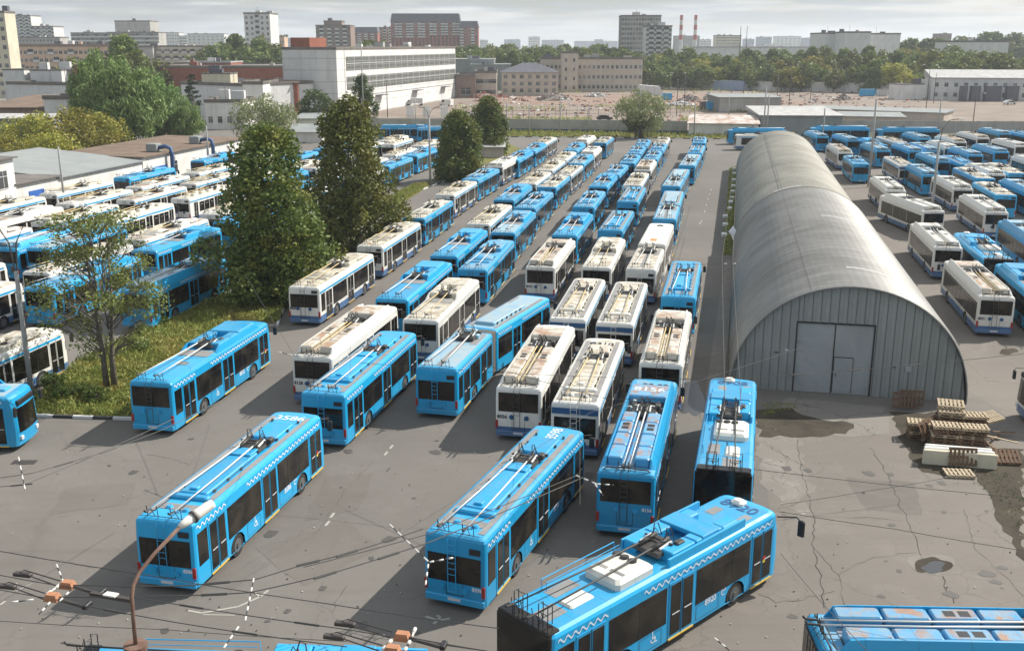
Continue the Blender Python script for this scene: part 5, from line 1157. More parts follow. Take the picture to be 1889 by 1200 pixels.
far('cream cabin with fans on the flat roof right of the willow', 'rooftop box', 'rooftop_box', 371, 424, 131, 300, 8, 'cream', parapet=.1)
far('long brick works with grey saw tooth roofs', 'brick works', 'brick_works', 290, 545, 121, 400, 60, 'brick', roof='roof', storeys=1, bays=18, z0=3, ww=1.3, wh=1.4)
far('second brick hall with a pale flat roof behind the long works', 'brick works', 'brick_works', 330, 425, 112, 440, 20, 'brick', roof='rooflight', parapet=.3)
far('broken brick shed with a rusty awning by the factory hall', 'shed', 'shed', 484, 548, 147, 300, 20, 'brick', roof='roofbrown', rooft='shed', hip=.8)
far('dark roofed low shed with a grey slate roof at the trees', 'shed', 'shed', 545, 585, 212, 245, 10, 'white', roof='roofgrey', rooft='shed', hip=.8)
far('white gabled garage behind the lime trees', 'garage', 'garage', 533, 592, 232, 225, 12, 'white', roof='roofgrey', rooft='gable', hip=1.3)
p = G(895, 300); o = block('small hut with a pale green sloping roof behind the third tree', 'hut', 'hut', (p.x - 1.5, p.y + 8), (p.x + 3.2, p.y + 8), 5, 2.1, 'beige', roof='rooflight', rooft='shed', hip=.7)
# ------------------------------------------------------------ vegetation
import numpy as np
def leafmat(name, c0, c1, c2=None, amt2=.0, trans=.25):
    m = mat(name, c0, .6, spec=.3); nt, N, Lk, b = nodes(m)
    g = nt.nodes.new('ShaderNodeNewGeometry'); oi = nt.nodes.new('ShaderNodeObjectInfo'); t = nt.nodes.new('ShaderNodeTexCoord')
    c = mixc(nt, g.outputs['Random Per Island'], c0, c1)
    if c2:
        n = noise_n(nt, .35, 3, .6, t.outputs['Object']); c = mixc(nt, mathn(nt, 'MULTIPLY', ramp(nt, n.outputs['Fac'], .5, .68).outputs[0], amt2), c, c2)
    hv = nt.nodes.new('ShaderNodeHueSaturation'); Lk(c, hv.inputs['Color']); Lk(mathn(nt, 'MULTIPLY_ADD', oi.outputs['Random'], .4, .8), hv.inputs['Value']); Lk(mathn(nt, 'MULTIPLY_ADD', oi.outputs['Random'], .03, .485), hv.inputs['Hue'])
    Lk(hv.outputs[0], b.inputs['Base Color'])
    tr = nt.nodes.new('ShaderNodeBsdfTranslucent'); Lk(hv.outputs[0], tr.inputs[0]); ms = nt.nodes.new('ShaderNodeMixShader'); ms.inputs[0].default_value = trans
    Lk(b.outputs[0], ms.inputs[1]); Lk(tr.outputs[0], ms.inputs[2]); Lk(ms.outputs[0], nt.nodes['Material Output'].inputs[0]); return m
LM = {'lime': leafmat('lime_leaves', (.065, .105, .026), (.17, .205, .045), (.27, .22, .04), .55), 'dark': leafmat('dark_leaves', (.045, .080, .022), (.11, .15, .036)),
 'mix': leafmat('mixed_leaves', (.080, .120, .026), (.20, .225, .05), (.30, .25, .045), .45), 'willow': leafmat('willow_leaves', (.09, .15, .04), (.27, .36, .12)), 'yellow': leafmat('yellowing_leaves', (.19, .20, .035), (.36, .33, .06), (.32, .20, .03), .6),
 'sparse': leafmat('thin_autumn_leaves', (.11, .16, .035), (.24, .28, .07), (.26, .20, .06), .35), 'silver': leafmat('silver_green_leaves', (.17, .22, .09), (.34, .38, .17)), 'grassy': leafmat('grass_blades', (.13, .18, .035), (.34, .33, .09), (.36, .28, .10), .6),
 'wood': leafmat('far_wood_leaves', (.075, .115, .028), (.18, .22, .055), (.26, .25, .06), .6), 'pine': leafmat('pine_needles', (.02, .045, .018), (.045, .075, .03))}
M['bark'] = earth('bark', (.10, .082, .065), (.19, .165, .14), 2.5, .6)
def leaves(name, pts, size, m, parent, rs, up=.35, droop=False):
    n = len(pts); P = np.array(pts)
    a = rs.normal(size=(n, 3)); a[:, 2] *= (.6 if not droop else 2.2); a /= np.linalg.norm(a, axis=1)[:, None]
    q = rs.normal(size=(n, 3)); bb = np.cross(a, q); bb /= np.linalg.norm(bb, axis=1)[:, None]
    s = size * rs.uniform(.6, 1.35, (n, 1)); A, B = a * s * (1.0 if not droop else 1.7), bb * s * (.62 if not droop else .38)
    V = np.empty((n * 4, 3), dtype=np.float32); V[0::4] = P - A; V[1::4] = P + B; V[2::4] = P + A; V[3::4] = P - B
    me = bpy.data.meshes.new(name); me.vertices.add(n * 4); me.vertices.foreach_set('co', V.ravel())
    me.loops.add(n * 4); me.loops.foreach_set('vertex_index', np.arange(n * 4, dtype=np.int32)); me.polygons.add(n); me.polygons.foreach_set('loop_start', np.arange(0, n * 4, 4, dtype=np.int32)); 
    me.materials.append(m); me.update(calc_edges=True); me.validate()
    o = bpy.data.objects.new(name, me); S.collection.objects.link(o)
    if parent: o.parent = parent
    return o
def lobe_cloud(rs, lobes, dens, shell=.72):
    out = []
    for (x, y, z, r, fz) in lobes:
        n = max(6, int(dens * r * r)); d = rs.normal(size=(n, 3)); d /= np.linalg.norm(d, axis=1)[:, None]; rr = r * rs.uniform(shell, 1.08, (n, 1)) * (1 + .18 * np.sin(d[:, :1] * 5 + x) * np.cos(d[:, 1:2] * 4 + y))
        p = d * rr; p[:, 2] *= fz; keep = (d[:, 2] > -.75) | (rs.random(n) < .4); out.append((p + np.array([x, y, z]))[keep])
    return np.concatenate(out)
def branches(b, rs, H, lobes, k=14, r0=.2, z0=1.5):
    for i in range(min(k, len(lobes))):
        x, y, z, r, fz = lobes[int(i * len(lobes) / k)]
        zs = max(z0, z - math.hypot(x, y) * .8 - rs.uniform(.2, .8)); zs = min(zs, H * .85)
        b.tube([(0, 0, zs), (x * .45, y * .45, (zs + z) / 2 + .1), (x * .95, y * .95, z)], r0 * .42 * (1 - zs / H * .6), 5, 0, r1=.025)
def tree_geo(kind, H, W_, seed, dens, size, m, trunk=.22, bare=0.0, name='tree', stems=1):
    rs = np.random.RandomState(seed); t = empty(name); lobes = []
    if kind == 'lime':
        for i in range(150):
            h = (i + rs.uniform(0, 1)) / 150; h = h ** 1.12 * .97 + .04; prof = min(1.0, (1.02 - h) ** .44 * 1.16) * (.80 + .20 * min(1, h / .18)); rmax = W_ / 2 * prof; a = i * 2.4 + rs.uniform(-.5, .5); q = rmax * rs.uniform(.5, .92) * (1 + .20 * math.sin(2 * a + 8 * h + seed) + .13 * math.sin(5 * a - 13 * h))
            lobes.append((math.cos(a) * q, math.sin(a) * q, H * (bare + (1 - bare) * h) - .2, (.62 + .60 * prof) * rs.uniform(.75, 1.25), .9))
    elif kind in ('round', 'willow', 'bush'):
        for i in range(70):
            u = rs.normal(size=3); u /= np.linalg.norm(u); u *= rs.uniform(.55, 1) ; zc = H * (bare + (1 - bare) * .5); rz = H * (1 - bare) * .5
            x, y, z = u[0] * W_ / 2 * .86, u[1] * W_ / 2 * .86, zc + u[2] * rz * .84
            lobes.append((x, y, max(.4, z), W_ * .085 * rs.uniform(.7, 1.5), 1.0 if kind != 'willow' else 1.5))
    elif kind == 'birch':
        for i in range(75):
            h = rs.uniform(.12, 1); prof = (1 - h) ** .8 * .9 + .1; a = rs.uniform(0, 6.283); q = W_ / 2 * prof * rs.uniform(.2, 1.0)
            lobes.append((math.cos(a) * q, math.sin(a) * q, H * h, .85 * rs.uniform(.6, 1.3), 1.2))
    elif kind == 'sparse':
        for i in range(120):
            h = rs.uniform(.0, 1); a = rs.uniform(0, 6.283); prof = math.sin(math.pi * (.16 + .70 * h)) ** .8; q = W_ / 2 * prof * rs.uniform(.25, 1.1)
            lobes.append((math.cos(a) * q, math.sin(a) * q, H * (bare + (1 - bare) * h), .62 * rs.uniform(.5, 1.5), .8))
    elif kind == 'pine':
        for i in range(40):
            h = rs.uniform(.4, 1); a = rs.uniform(0, 6.283); q = W_ / 2 * (1.15 - h) * rs.uniform(.5, 1.2); lobes.append((math.cos(a) * q, math.sin(a) * q, H * h, .55, .5))
    b = MB(); 
    if kind == 'bush': b.tube([(0, 0, 0), (.1, 0, H * .4)], trunk, 5, r1=.03); [b.tube([(0, 0, 0), (x * .5, y * .5, z * .5), (x, y, z)], .05, 4, r1=.015) for x, y, z, r, f in lobes[:16]]
    else:
        for s_ in range(stems):
            dx = (.0 if stems == 1 else (-.22 + .44 * s_)); b.tube([(dx, 0, -.1), (dx * 1.1, .02, H * .2), (dx * 2.2 + .1, -.05, H * .5), (dx * 3 , .05, H * .92)], trunk * (1 if stems == 1 else .8), 9, r1=.03)
        if kind == 'sparse':
            rr = rs
            for x, y, z, r, f in lobes:
                zs = max(2.2, z - math.hypot(x, y) * .62 - .3); dx = .22 if x > 0 else -.22
                mid = (x * .5 + rr.uniform(-.2, .2), y * .5 + rr.uniform(-.2, .2), zs + (z - zs) * .6); b.tube([(dx, 0, zs), mid, (x, y, z)], .034, 5, r1=.008)
                for q in range(3): e = (x + rr.uniform(-.5, .5), y + rr.uniform(-.5, .5), z + rr.uniform(-.2, .5)); b.tube([mid, ((mid[0] + e[0]) / 2, (mid[1] + e[1]) / 2, (mid[2] + e[2]) / 2 + .1), e], .022, 4, r1=.006)
        else: branches(b, rs, H, lobes, 22, trunk)
    b.build('trunk', M['bark'], t)
    pts = lobe_cloud(rs, lobes, dens, .35 if kind in ('sparse', 'birch') else .66)
    leaves('crown', pts, size, LM[m], t, rs, droop=(kind == 'willow')); return t
def put_tree(src, x, y, label, group=None, s=1.0, sz=None, rz=None, first=[0], cat='tree', m=None):
    if src.name in TUSED: o = copy_tree(src)
    else: o = src; TUSED.add(src.name); 
    o.location = (x, y, -.05); o.scale = (s, s, sz or s); o.rotation_euler = (0, 0, rz if rz is not None else random.uniform(0, 6.28)); tag(o, label, cat, group); return o
TUSED = set()
TR = {}
TR['t2'] = tree_geo('lime', 14.3, 8.7, 1, 150, .175, 'lime', .30, name='lime_tree'); TR['t3'] = tree_geo('lime', 15.2, 10.0, 22, 130, .19, 'mix', .3, name='lime_tree')
TR['t4'] = tree_geo('lime', 10.7, 7.6, 3, 110, .21, 'lime', .22, name='lime_tree')
TR['sp'] = tree_geo('sparse', 11.0, 7.4, 4, 210, .09, 'sparse', .27, .22, name='young_tree', stems=2)
TR['wi'] = tree_geo('willow', 14, 15, 5, 75, .34, 'willow', .4, .02, name='willow'); TR['sv'] = tree_geo('willow', 10, 9, 6, 110, .18, 'silver', .3, .05, name='willow')
TR['bu'] = tree_geo('bush', 5.5, 9, 7, 75, .17, 'yellow', .16, name='bush'); TR['bi'] = tree_geo('birch', 15, 9, 8, 210, .20, 'dark', .18, name='birch'); TR['ro'] = tree_geo('round', 11, 9, 9, 90, .22, 'dark', .25, .12, name='tree')
TR['pi'] = tree_geo('pine', 11, 6, 10, 120, .2, 'pine', .2, name='pine_tree')
TR['f1'] = tree_geo('round', 11, 10, 12, 26, .46, 'wood', .25, .05, name='tree'); TR['f2'] = tree_geo('round', 12, 10, 13, 26, .46, 'mix', .25, .05, name='tree'); TR['f3'] = tree_geo('lime', 13, 9, 14, 30, .42, 'wood', .25, name='tree'); TR['f4'] = tree_geo('round', 10, 11, 15, 26, .46, 'yellow', .25, .05, name='tree')
index_kids_t = index_kids(); 
g = None
p = G(205, 722); put_tree(TR['sp'], p.x, p.y, 'thin twin stemmed tree with sparse leaves on the grass island', rz=.3)
put_tree(TR['t2'], -19.6, 82.5, 'tall dark lime tree nearest the camera, left one of the big pair', rz=1.0); put_tree(TR['t3'], -16.4, 104, 'tall lime tree with orange patches, right one of the big pair', rz=2.0)
put_tree(TR['t4'], -8.3, 161, 'smaller lime tree beside the lamp post behind the big pair', rz=.5); put_tree(TR['t4'], -4.4, 199, 'dark lime tree right behind the smaller one by the lamp post', s=1.0, sz=1.02, rz=3)
def pt(src, u, v, vt, label, group=None, w_=1.0, Hs=None, cat='tree', rz=None):
    p = G(u, v); top = ray(u, vt, p.y).z; k = top / Hs; return put_tree(TR[src], p.x, p.y, label, group, k * w_, k, rz, cat=cat)
pt('ro', 592, 240, 158, 'dense dark green tree between the two big limes and the factory hall', Hs=11, w_=1.5)
pt('bi', 672, 238, 139, 'pointed birch in front of the white factory hall', Hs=15, w_=1.4)
pt('wi', 235, 268, 118, 'great round willow behind the whitewashed garage', Hs=14, w_=1.0); pt('wi', 300, 262, 150, 'lower right part willow with hanging branches behind the garage roof', Hs=14, w_=.9)
pt('wi', 190, 262, 104, 'taller yellow green tree rising behind the round willow', Hs=14, w_=.7); pt('wi', 345, 262, 190, 'small willow at the right end of the willow group', Hs=14, w_=1.0)
pt('bu', 60, 290, 205, 'yellow green bush with bare branches at the left edge', Hs=5.5, cat='bush'); pt('bu', 130, 285, 196, 'yellow bush before the small white hut', Hs=5.5, cat='bush'); pt('bu', 190, 280, 205, 'bright yellow bush touching the willow', Hs=5.5, cat='bush'); pt('bu', 15, 310, 240, 'green bush beside the brown hoarding at the left edge', Hs=5.5, cat='bush')
pt('bu', 100, 310, 240, 'low yellow bush over the grey sheet roof', Hs=5.5, cat='bush', w_=1.2)
pt('sv', 490, 275, 172, 'silvery round willow behind the left big lime tree', Hs=10, w_=1.4); pt('ro', 470, 300, 250, 'leafy green shrub tree at the end of the whitewashed garage', Hs=11, w_=1)
pt('pi', 360, 235, 138, 'dark pine beside the flat roofed white building', Hs=11)
pt('sv', 1182, 254, 163, 'spreading yellow green tree at the middle of the far fence', Hs=10, w_=1.35); pt('ro', 1172, 255, 200, 'dark round shrub below the yellow green tree at the fence', Hs=11, w_=1.3, cat='shrub')
# town trees
pr = random.Random(3)
def ordn(i, n):
    if n == 2: return ('left', 'right')[i - 1] + ' one'
    sfx = 'th' if 10 <= i % 100 <= 20 else {1: 'st', 2: 'nd', 3: 'rd'}.get(i % 10, 'th')
    return 'the %d%s from the left' % (i, sfx)
def far_trees(lst, group, desc):
    for i, (u, vt, dist, k, w_) in enumerate(lst):
        top = ray(u, vt, dist); Hs = {'f1': 11, 'f2': 12, 'f3': 13, 'f4': 10}[k]; s = top.z / Hs
        put_tree(TR[k], top.x, dist, desc if len(lst) < 2 else desc + ', %s' % ordn(sorted(q[0] for q in lst).index(u) + 1, len(lst)), group, s * w_, s, pr.uniform(0, 6))
far_trees([(225, 68, 380, 'f3', 1.2), (240, 90, 370, 'f1', 1)], None, 'dark tree before the striped slab flats')
far_trees([(u, vt, 520 + (i % 3) * 20, ('f1', 'f3', 'f2')[i % 3], 1.2) for i, (u, vt) in enumerate([(372, 92), (388, 86), (404, 90), (418, 78), (432, 66), (446, 70), (462, 84), (478, 74), (490, 64), (505, 84), (517, 94)])], 'trees left of the factory hall', 'dark skyline tree left of the factory hall')
far_trees([(u, vt, 400, ('f1', 'f2')[i % 2], 1.1) for i, (u, vt) in enumerate([(118, 112), (128, 104), (270, 112), (285, 108), (258, 104), (148, 118)])], 'trees between the flats and the depot', 'tree between the peach flats and the white depot')
far_trees([(670, 70, 470, 'f1', 1), (690, 72, 475, 'f1', 1)], None, 'treetop showing over the factory hall roof')
# central woods behind the brick building: each row of crowns
lst = []
for r_, (dist, v0) in enumerate([(560, 92), (640, 87), (760, 83)]):
    for i in range(26):
        u = 842 + i * 12.4 + pr.uniform(-4, 4); lst.append((u, v0 + pr.uniform(-3.5, 5), dist + pr.uniform(-15, 15), pr.choice(['f1', 'f1', 'f3', 'f2']), 1.15))
far_trees(lst, 'trees of the central woods', 'tree in the woods behind the brick building')
lst = []
for r_, (dist, v0) in enumerate([(505, 118), (545, 106), (600, 97)]):
    for i in range(26):
        u = 1195 + i * 22.0 + pr.uniform(-8, 8) + r_ * 9; lst.append((u, v0 + pr.uniform(-7, 9) - (10 if u > 1500 and r_ > 0 else 0), dist * (1 - .1 * (u - 1200) / 600) + pr.uniform(-10, 10), pr.choice(['f1', 'f2', 'f2', 'f4', 'f3', 'f1']), 1.05 + .25 * (r_ == 0)))
far_trees(lst, 'trees of the right woods', 'tree behind the long white fence')
lst = [(1720 + i * 15 + pr.uniform(-5, 5), 96 + pr.uniform(-5, 6), 470 + pr.uniform(-10, 30), pr.choice(['f1', 'f2', 'f4']), 1.1) for i in range(12)] + [(1668 + i * 14, 74 + pr.uniform(-4, 6), 700, pr.choice(['f1', 'f3']), 1.3) for i in range(7)] + [(1770 + i * 13, 62 + abs(i - 5) * 1.2 + pr.uniform(-3, 4), 820, pr.choice(['f1', 'f3']), 1.4) for i in range(10)]
far_trees(lst, 'trees round the modern office', 'tree around the modern white office')
lst = [(u, vt, 560, k, 1) for u, vt, k in [(1255, 95, 'f1'), (1275, 84, 'f1'), (1295, 98, 'f2'), (1200, 100, 'f1'), (1175, 94, 'f1'), (1225, 102, 'f2'), (1378, 92, 'f3'), (1400, 90, 'f1'), (1425, 92, 'f3'), (1450, 88, 'f1'), (1475, 90, 'f1'), (1500, 88, 'f3'), (1530, 86, 'f1')]]
far_trees(lst, 'trees below the office tower', 'tree between the office tower and the works')
# grass as one mass of blades
rs = np.random.RandomState(2)
def inside(p, poly):
    c = False; j = len(poly) - 1
    for i in range(len(poly)):
        a, b = poly[i], poly[j]
        if (a[1] > p[1]) != (b[1] > p[1]) and p[0] < (b[0] - a[0]) * (p[1] - a[1]) / (b[1] - a[1]) + a[0]: c = not c
        j = i
    return c
def grass(poly, n, size, zmax, label, m='grassy', z0=.1, clump=.5):
    xs = [q[0] for q in poly]; ys = [q[1] for q in poly]; out = []
    while len(out) < n:
        p = (rs.uniform(min(xs), max(xs)), rs.uniform(min(ys), max(ys)))
        if inside(p, poly):
            h = noise.noise(Vector((p[0] * clump, p[1] * clump, 3))) * .5 + .5
            if rs.random() < .25 + h: out.append((p[0], p[1], z0 + rs.uniform(0, 1) * zmax * (h ** 1.6 + .1)))
    o = leaves('grass', out, size, LM[m], None, rs, droop=True); o['kind'] = 'stuff'; return o
grass(island_pts, 52000, .10, .75, 'grass'); grass(far_grass, 9000, .34, .7, ''); grass(px((1346, 310), (1362, 310), (1352, 470), (1333, 470)), 2600, .12, .4, '')
grass(px((1345, 208), (1400, 207), (1410, 199), (1352, 199)), 1500, .3, 1.5, ''); grass(px((1340, 738), (1352, 738), (1354, 600), (1346, 600)), 900, .06, .15, '', z0=.01)
grass(px((1640, 770), (1800, 765), (1830, 850), (1889, 900), (1889, 1000), (1845, 930)), 900, .05, .07, '', m='dark', z0=.01); grass(jag(px((1405, 745), (1462, 742), (1476, 752), (1440, 760), (1408, 765)), .2, .4), 420, .05, .05, '', z0=.01, m='grassy')
# weeds round the island foot as bushes one can tell apart
TR['we'] = tree_geo('bush', 1.3, 2.0, 31, 700, .07, 'lime', .02, name='shrub'); index_kids()
for i, (u, v) in enumerate([(118, 738), (152, 735), (180, 745), (100, 720), (262, 650), (300, 600)]):
    p = G(u, v); put_tree(TR['we'], p.x, p.y, 'leafy weed shrub on the grass island, %s from the left lamp post' % ORD[i].replace('nearest', 'first'), 'weed shrubs on the grass island', pr.uniform(.7, 1.1), cat='shrub')
for k in ('pi', 'we'):
    pass
# ------------------------------------------------------------ posts, wires, pallets, rubble, vehicles
M['concpole'] = wallmat('grey_concrete_post', (.36, .36, .35), (.28, .28, .27), .8); M['steelpole'] = mat('dark_steel', (.07, .06, .055), .6, .3); M['wire'] = mat('wire', (.06, .055, .05), .6); M['insul'] = mat('white_insulator', (.62, .60, .55), .4); M['rustbox'] = wallmat('faded_orange_box', (.42, .20, .11), (.30, .15, .09), 2.0); M['lampw'] = mat('lamp_head', (.62, .60, .55), .4)
def post(label, u, v, vt, r=.14, m='concpole', arms=(), hub=True, name='post', cat='post', base=None, group=None):
    p = base or G(u, v); top = ray(u, vt, p.y).z; t = empty(name, (p.x, p.y, 0)); tag(t, label, cat, group)
    b = MB(); b.tube([(0, 0, -.1), (0, 0, top * .5), (0, 0, top)], r, 9, r1=r * .72); b.build('shaft', M[m], t)
    for (dx, dz, ln) in arms:
        b = MB(); b.tube([(0, 0, top - .6), (dx * .12, 0, top + dz * .55), (dx * .5, 0, top + dz * .95), (dx, 0, top + dz)], .045, 6); b.build('lamp_arm', M['steelpole'], t)
        b = MB(); s_ = 1 if dx > 0 else -1; b.cbox(min(dx, dx + s_ * .7), max(dx, dx + s_ * .7), -.14, .14, top + dz - .06, top + dz + .1, .04); b.build('lamp_head', M['lampw'], t)
    return t
AR2 = ((1.6, 1.6, 1), (-1.6, 1.6, 1)); ARR = ((1.9, 1.8, 1),)
post('thick grey concrete lamp post at the left edge of the grass island', 60, 735, 500, .17, arms=((1.7, 3.0, 1), (-1.7, 3.0, 1)), name='lamp_post', cat='lamp post')
post('concrete post standing between the left yard trolleybuses by the blue shutter', 122, 400, 270, .15); post('concrete post before the blue ducts of the garage', 387, 320, 232, .15)
post('double armed lamp post behind the trolleybus roofs left of the big limes', 422, 400, 352, .15, arms=AR2, name='lamp_post', cat='lamp post'); post('very tall thin grey mast in front of the factory hall', 672, 246, 75, .16); post('lamp post with one curved arm before the factory hall', 715, 216, 150, .13, 'steelpole', arms=((-1.8, 1.6, 1),), name='lamp_post', cat='lamp post')
post('double armed lamp post beside the smaller lime tree', 794, 342, 218, .19, arms=AR2, name='lamp_post', cat='lamp post'); post('grey post before the white canopies of the factory hall', 767, 247, 180, .14)
for i, (u, v, vt) in enumerate([(935, 250, 185), (976, 246, 192), (1033, 246, 180), (1086, 246, 186), (1138, 246, 198), (1213, 247, 200), (1178, 254, 163), (1280, 252, 185), (1343, 228, 178)]): post('grey concrete post along the far fence, %s counted from the lime trees' % ORD[i].replace('nearest', 'first'), u, v, vt, .15, group='posts along the far fence')
for i, (u, v, vt, a) in enumerate([(1248, 214, 145, AR2), (1262, 205, 135, ARR), (1455, 200, 128, AR2), (1432, 202, 140, ()), (1707, 212, 130, AR2), (1722, 190, 135, ()), (1578, 168, 128, ()), (1795, 226, 165, ((1.9, -1.0, 1),)), (1495, 184, 150, ()), (1370, 200, 48, ())]):
    post('%s in the rubble field, %s from its left' % ('slim lamp post' if a else 'slim bare post', ORD[i].replace('nearest', 'first')), u, v, vt, .12, 'steelpole', arms=a, name='lamp_post' if a else 'post', cat='lamp post' if a else 'post', group='slim posts in the rubble field')
post('left one of two close grey posts behind the white sideways trolleybus', 1408, 252, 160, .17); post('right one of two close grey posts behind the white sideways trolleybus', 1414, 253, 176, .17)
post('grey post with a dark top behind the hangar ridge', 1516, 276, 200, .17, arms=()); post('tall grey post right of the single blue trolleybus', 1602, 345, 182, .17, arms=(), base=G(1602, 345))
post('grey lamp post with a long curved arm among the right hand trolleybuses', 1716, 415, 262, .18, arms=((1.9, 2.6, 1),), name='lamp_post', cat='lamp post'); post('grey post behind the curved lamp post on the right', 1728, 262, 178, .15)
# thin lattice mast on the skyline
a = ray(1367, 48, 700); b = MB(); b.tube([(a.x, a.y, 0), (a.x, a.y, a.z)], .5, 5, r1=.12); o = b.build('mast', M['steelpole']); tag(o, 'thin radio mast rising right of the beige slab', 'mast')
# foreground lamp: its post stands below the picture, the bracket reaches up over the yard
LPp = G(250, 1188, 8.6); t = empty('lamp_post', (LPp.x, LPp.y, 0)); tag(t, 'rusty brown lamp bracket with a long pale lamp head, close to the camera', 'lamp post')
b = MB(); b.tube([(0, 0, 0), (0, 0, 8.4)], .15, 12, r1=.11); b.build('shaft', M['concpole'], t)
M['rusty'] = wallmat('rust_brown_paint', (.13, .075, .055), (.20, .13, .10), 3)
b = MB(); b.disc((0, 0, 8.3), .19, .25, 2, 16, 0, .24); b.disc((0, 0, 8.55), .24, .06, 2, 16); b.build('post_cap', M['rusty'], t)
def off(u, v, y, z=None):
    q = ray(u, v, y); return (q.x - LPp.x, q.y - LPp.y, q.z)
Y0 = LPp.y
b = MB(); b.tube([(0, 0, 8.5), off(246, 1140, Y0 + .05), off(243, 1100, Y0 + .15), off(246, 1078, Y0 + .3), off(257, 1055, Y0 + .5), off(285, 1020, Y0 + .9), off(335, 968, Y0 + 1.5)], .042, 9); b.build('bracket', M['rusty'], t)
h0, h1 = Vector(off(330, 972, Y0 + 1.45)), Vector(off(392, 928, Y0 + 2.15)); b = MB(); d = h1 - h0
b.tube([h0, h0 + d * .12, h0 + d * .45], .05, 12, r1=.12); b.tube([h0 + d * .42, h0 + d * .55, h0 + d * .92, h1], .135, 12, r1=.10); b.tube([h0 + d * .40, h0 + d * .46], .145, 12, 1); b.build('lamp_head', [M['lampw'], M['steelpole']], t)
# overhead wires: each run of wire is a thing of its own
WG = 'overhead wires'
def wire(label, pts, r=.014, name='overhead_wire', cat='wire', m='wire', clamps=(), g=WG):
    P = [G(u, v, z) if z is not None else None for u, v, z in pts]; Q = []
    for a, c in zip(P, P[1:]):
        n = 6
        for i in range(n): q = a.lerp(c, i / n); q.z -= .10 * math.sin(math.pi * i / n) * min(1, (c - a).length / 20); Q.append(q)
    Q.append(P[-1]); b = MB(); b.tube(Q, r, 5)
    for k in clamps:
        f = k * (len(Q) - 1); i = min(int(f), len(Q) - 2); a = Q[i].lerp(Q[i + 1], f - i); d = (Q[i + 1] - Q[i]).normalized() * .35; b.tube([a - d, a + d], r * 2.2, 5)
    o = b.build(name, M[m]); tag(o, label, cat, g); return o
z = 5.9
wire('wire crossing the yard from the left edge under the first trolleybus tail', [(-10, 1014, z), (255, 1057, z), (600, 1112, z), (920, 1158, z)], .013)
wire('feeder wire pair member running lower left to the bottom edge centre', [(-10, 1058, z), (125, 1082, z), (285, 1107, z), (640, 1160, z), (900, 1200, z)], .014, clamps=(.55, .7))
wire('second feeder wire below it running from left edge to the bottom', [(-10, 1085, z), (98, 1104, z), (330, 1148, z), (640, 1192, z)], .014, clamps=(.5, .8))
wire('thin span wire low across the bottom left corner', [(-10, 1144, z), (300, 1160, z), (640, 1182, z)], .009)
wire('upper curved contact wire swinging towards the middle trolleybus', [(125, 1078, z), (330, 1080, z), (470, 1068, z), (560, 1040, z), (640, 1020, z), (780, 975, z)], .018, clamps=(.3, .62, .8))
wire('lower curved contact wire swinging towards the middle trolleybus', [(98, 1100, z), (330, 1098, z), (460, 1092, z), (600, 1060, z), (790, 1000, z), (1075, 880, z)], .018, clamps=(.3, .6, .72))
wire('contact wire rising past the zigzag stripe of trolleybus 8598', [(560, 1045, z), (790, 984, z), (1065, 876, z)], .014)
wire('span wire from the left edge to the striped insulators', [(-10, 690, z), (480, 648, z)], .006)
wire('long thin span wire crossing in front of the hangar door', [(1300, 700, 6.2), (1471, 690, 6.2), (1889, 652, 6.2)], .014, clamps=(.5, .62, .75))
wire('thin span wire from the lower trolleybus to the pallet heap', [(1440, 930, z), (1600, 905, z), (1740, 882, z)], .009); wire('long thin span wire over the right forecourt, upper one', [(1390, 865, z), (1889, 918, z)], .010)
wire('long thin span wire over the right forecourt, lower one', [(1440, 943, z), (1650, 975, z), (1889, 1015, z)], .010); wire('span wire falling from trolleybus 8920 to the bottom edge', [(1440, 1020, z), (1520, 1115, z), (1600, 1200, z)], .010)
wire('span wire crossing the front yard behind trolleybus 8598', [(730, 990, z), (1090, 760, 6.5), (1480, 640, 6.5)], .007)
wire('left one of two long wires along the hangar', [(1337, 735, 6), (1332, 480, 6), (1350, 330, 6), (1352, 290, 6)], .016); wire('right one of two long wires along the hangar', [(1368, 760, 6), (1352, 480, 6), (1358, 330, 6)], .016)
wire('wire hanging down the middle between the white trolleybuses', [(1070, 930, 6), (1069, 690, 6)], .009); wire('wire slanting from the lime tree to the white trolleybus 8128', [(452, 505, 7), (540, 650, 6)], .010); wire('upright looking wire left of the white trolleybus 8128', [(646, 690, 7.5), (646, 510, 7.5)], .007)
wire('span wire across the roofs of the central white trolleybuses', [(660, 668, 6), (985, 690, 6), (1340, 700, 6)], .010); wire('long wire over the trolleybuses toward the hangar wires', [(930, 500, 6), (1150, 486, 6), (1335, 487, 6)], .012)
wire('wire pair at the left edge, upper one with black joints', [(-10, 882, z), (60, 872, z), (200, 830, z), (300, 792, z), (480, 700, z)], .013, clamps=(.35, .5)); wire('wire pair at the left edge, lower one with black joints', [(-10, 898, z), (45, 893, z), (180, 836, z), (320, 772, z)], .013, clamps=(.3, .6))
wire('span wire over the roof of 8056', [(880, 668, 6), (1120, 735, 6), (1210, 735, 6)], .012)
wire('contact wire from the bottom edge switch to the lower right', [(742, 1172, z), (900, 1200, z)], .016)
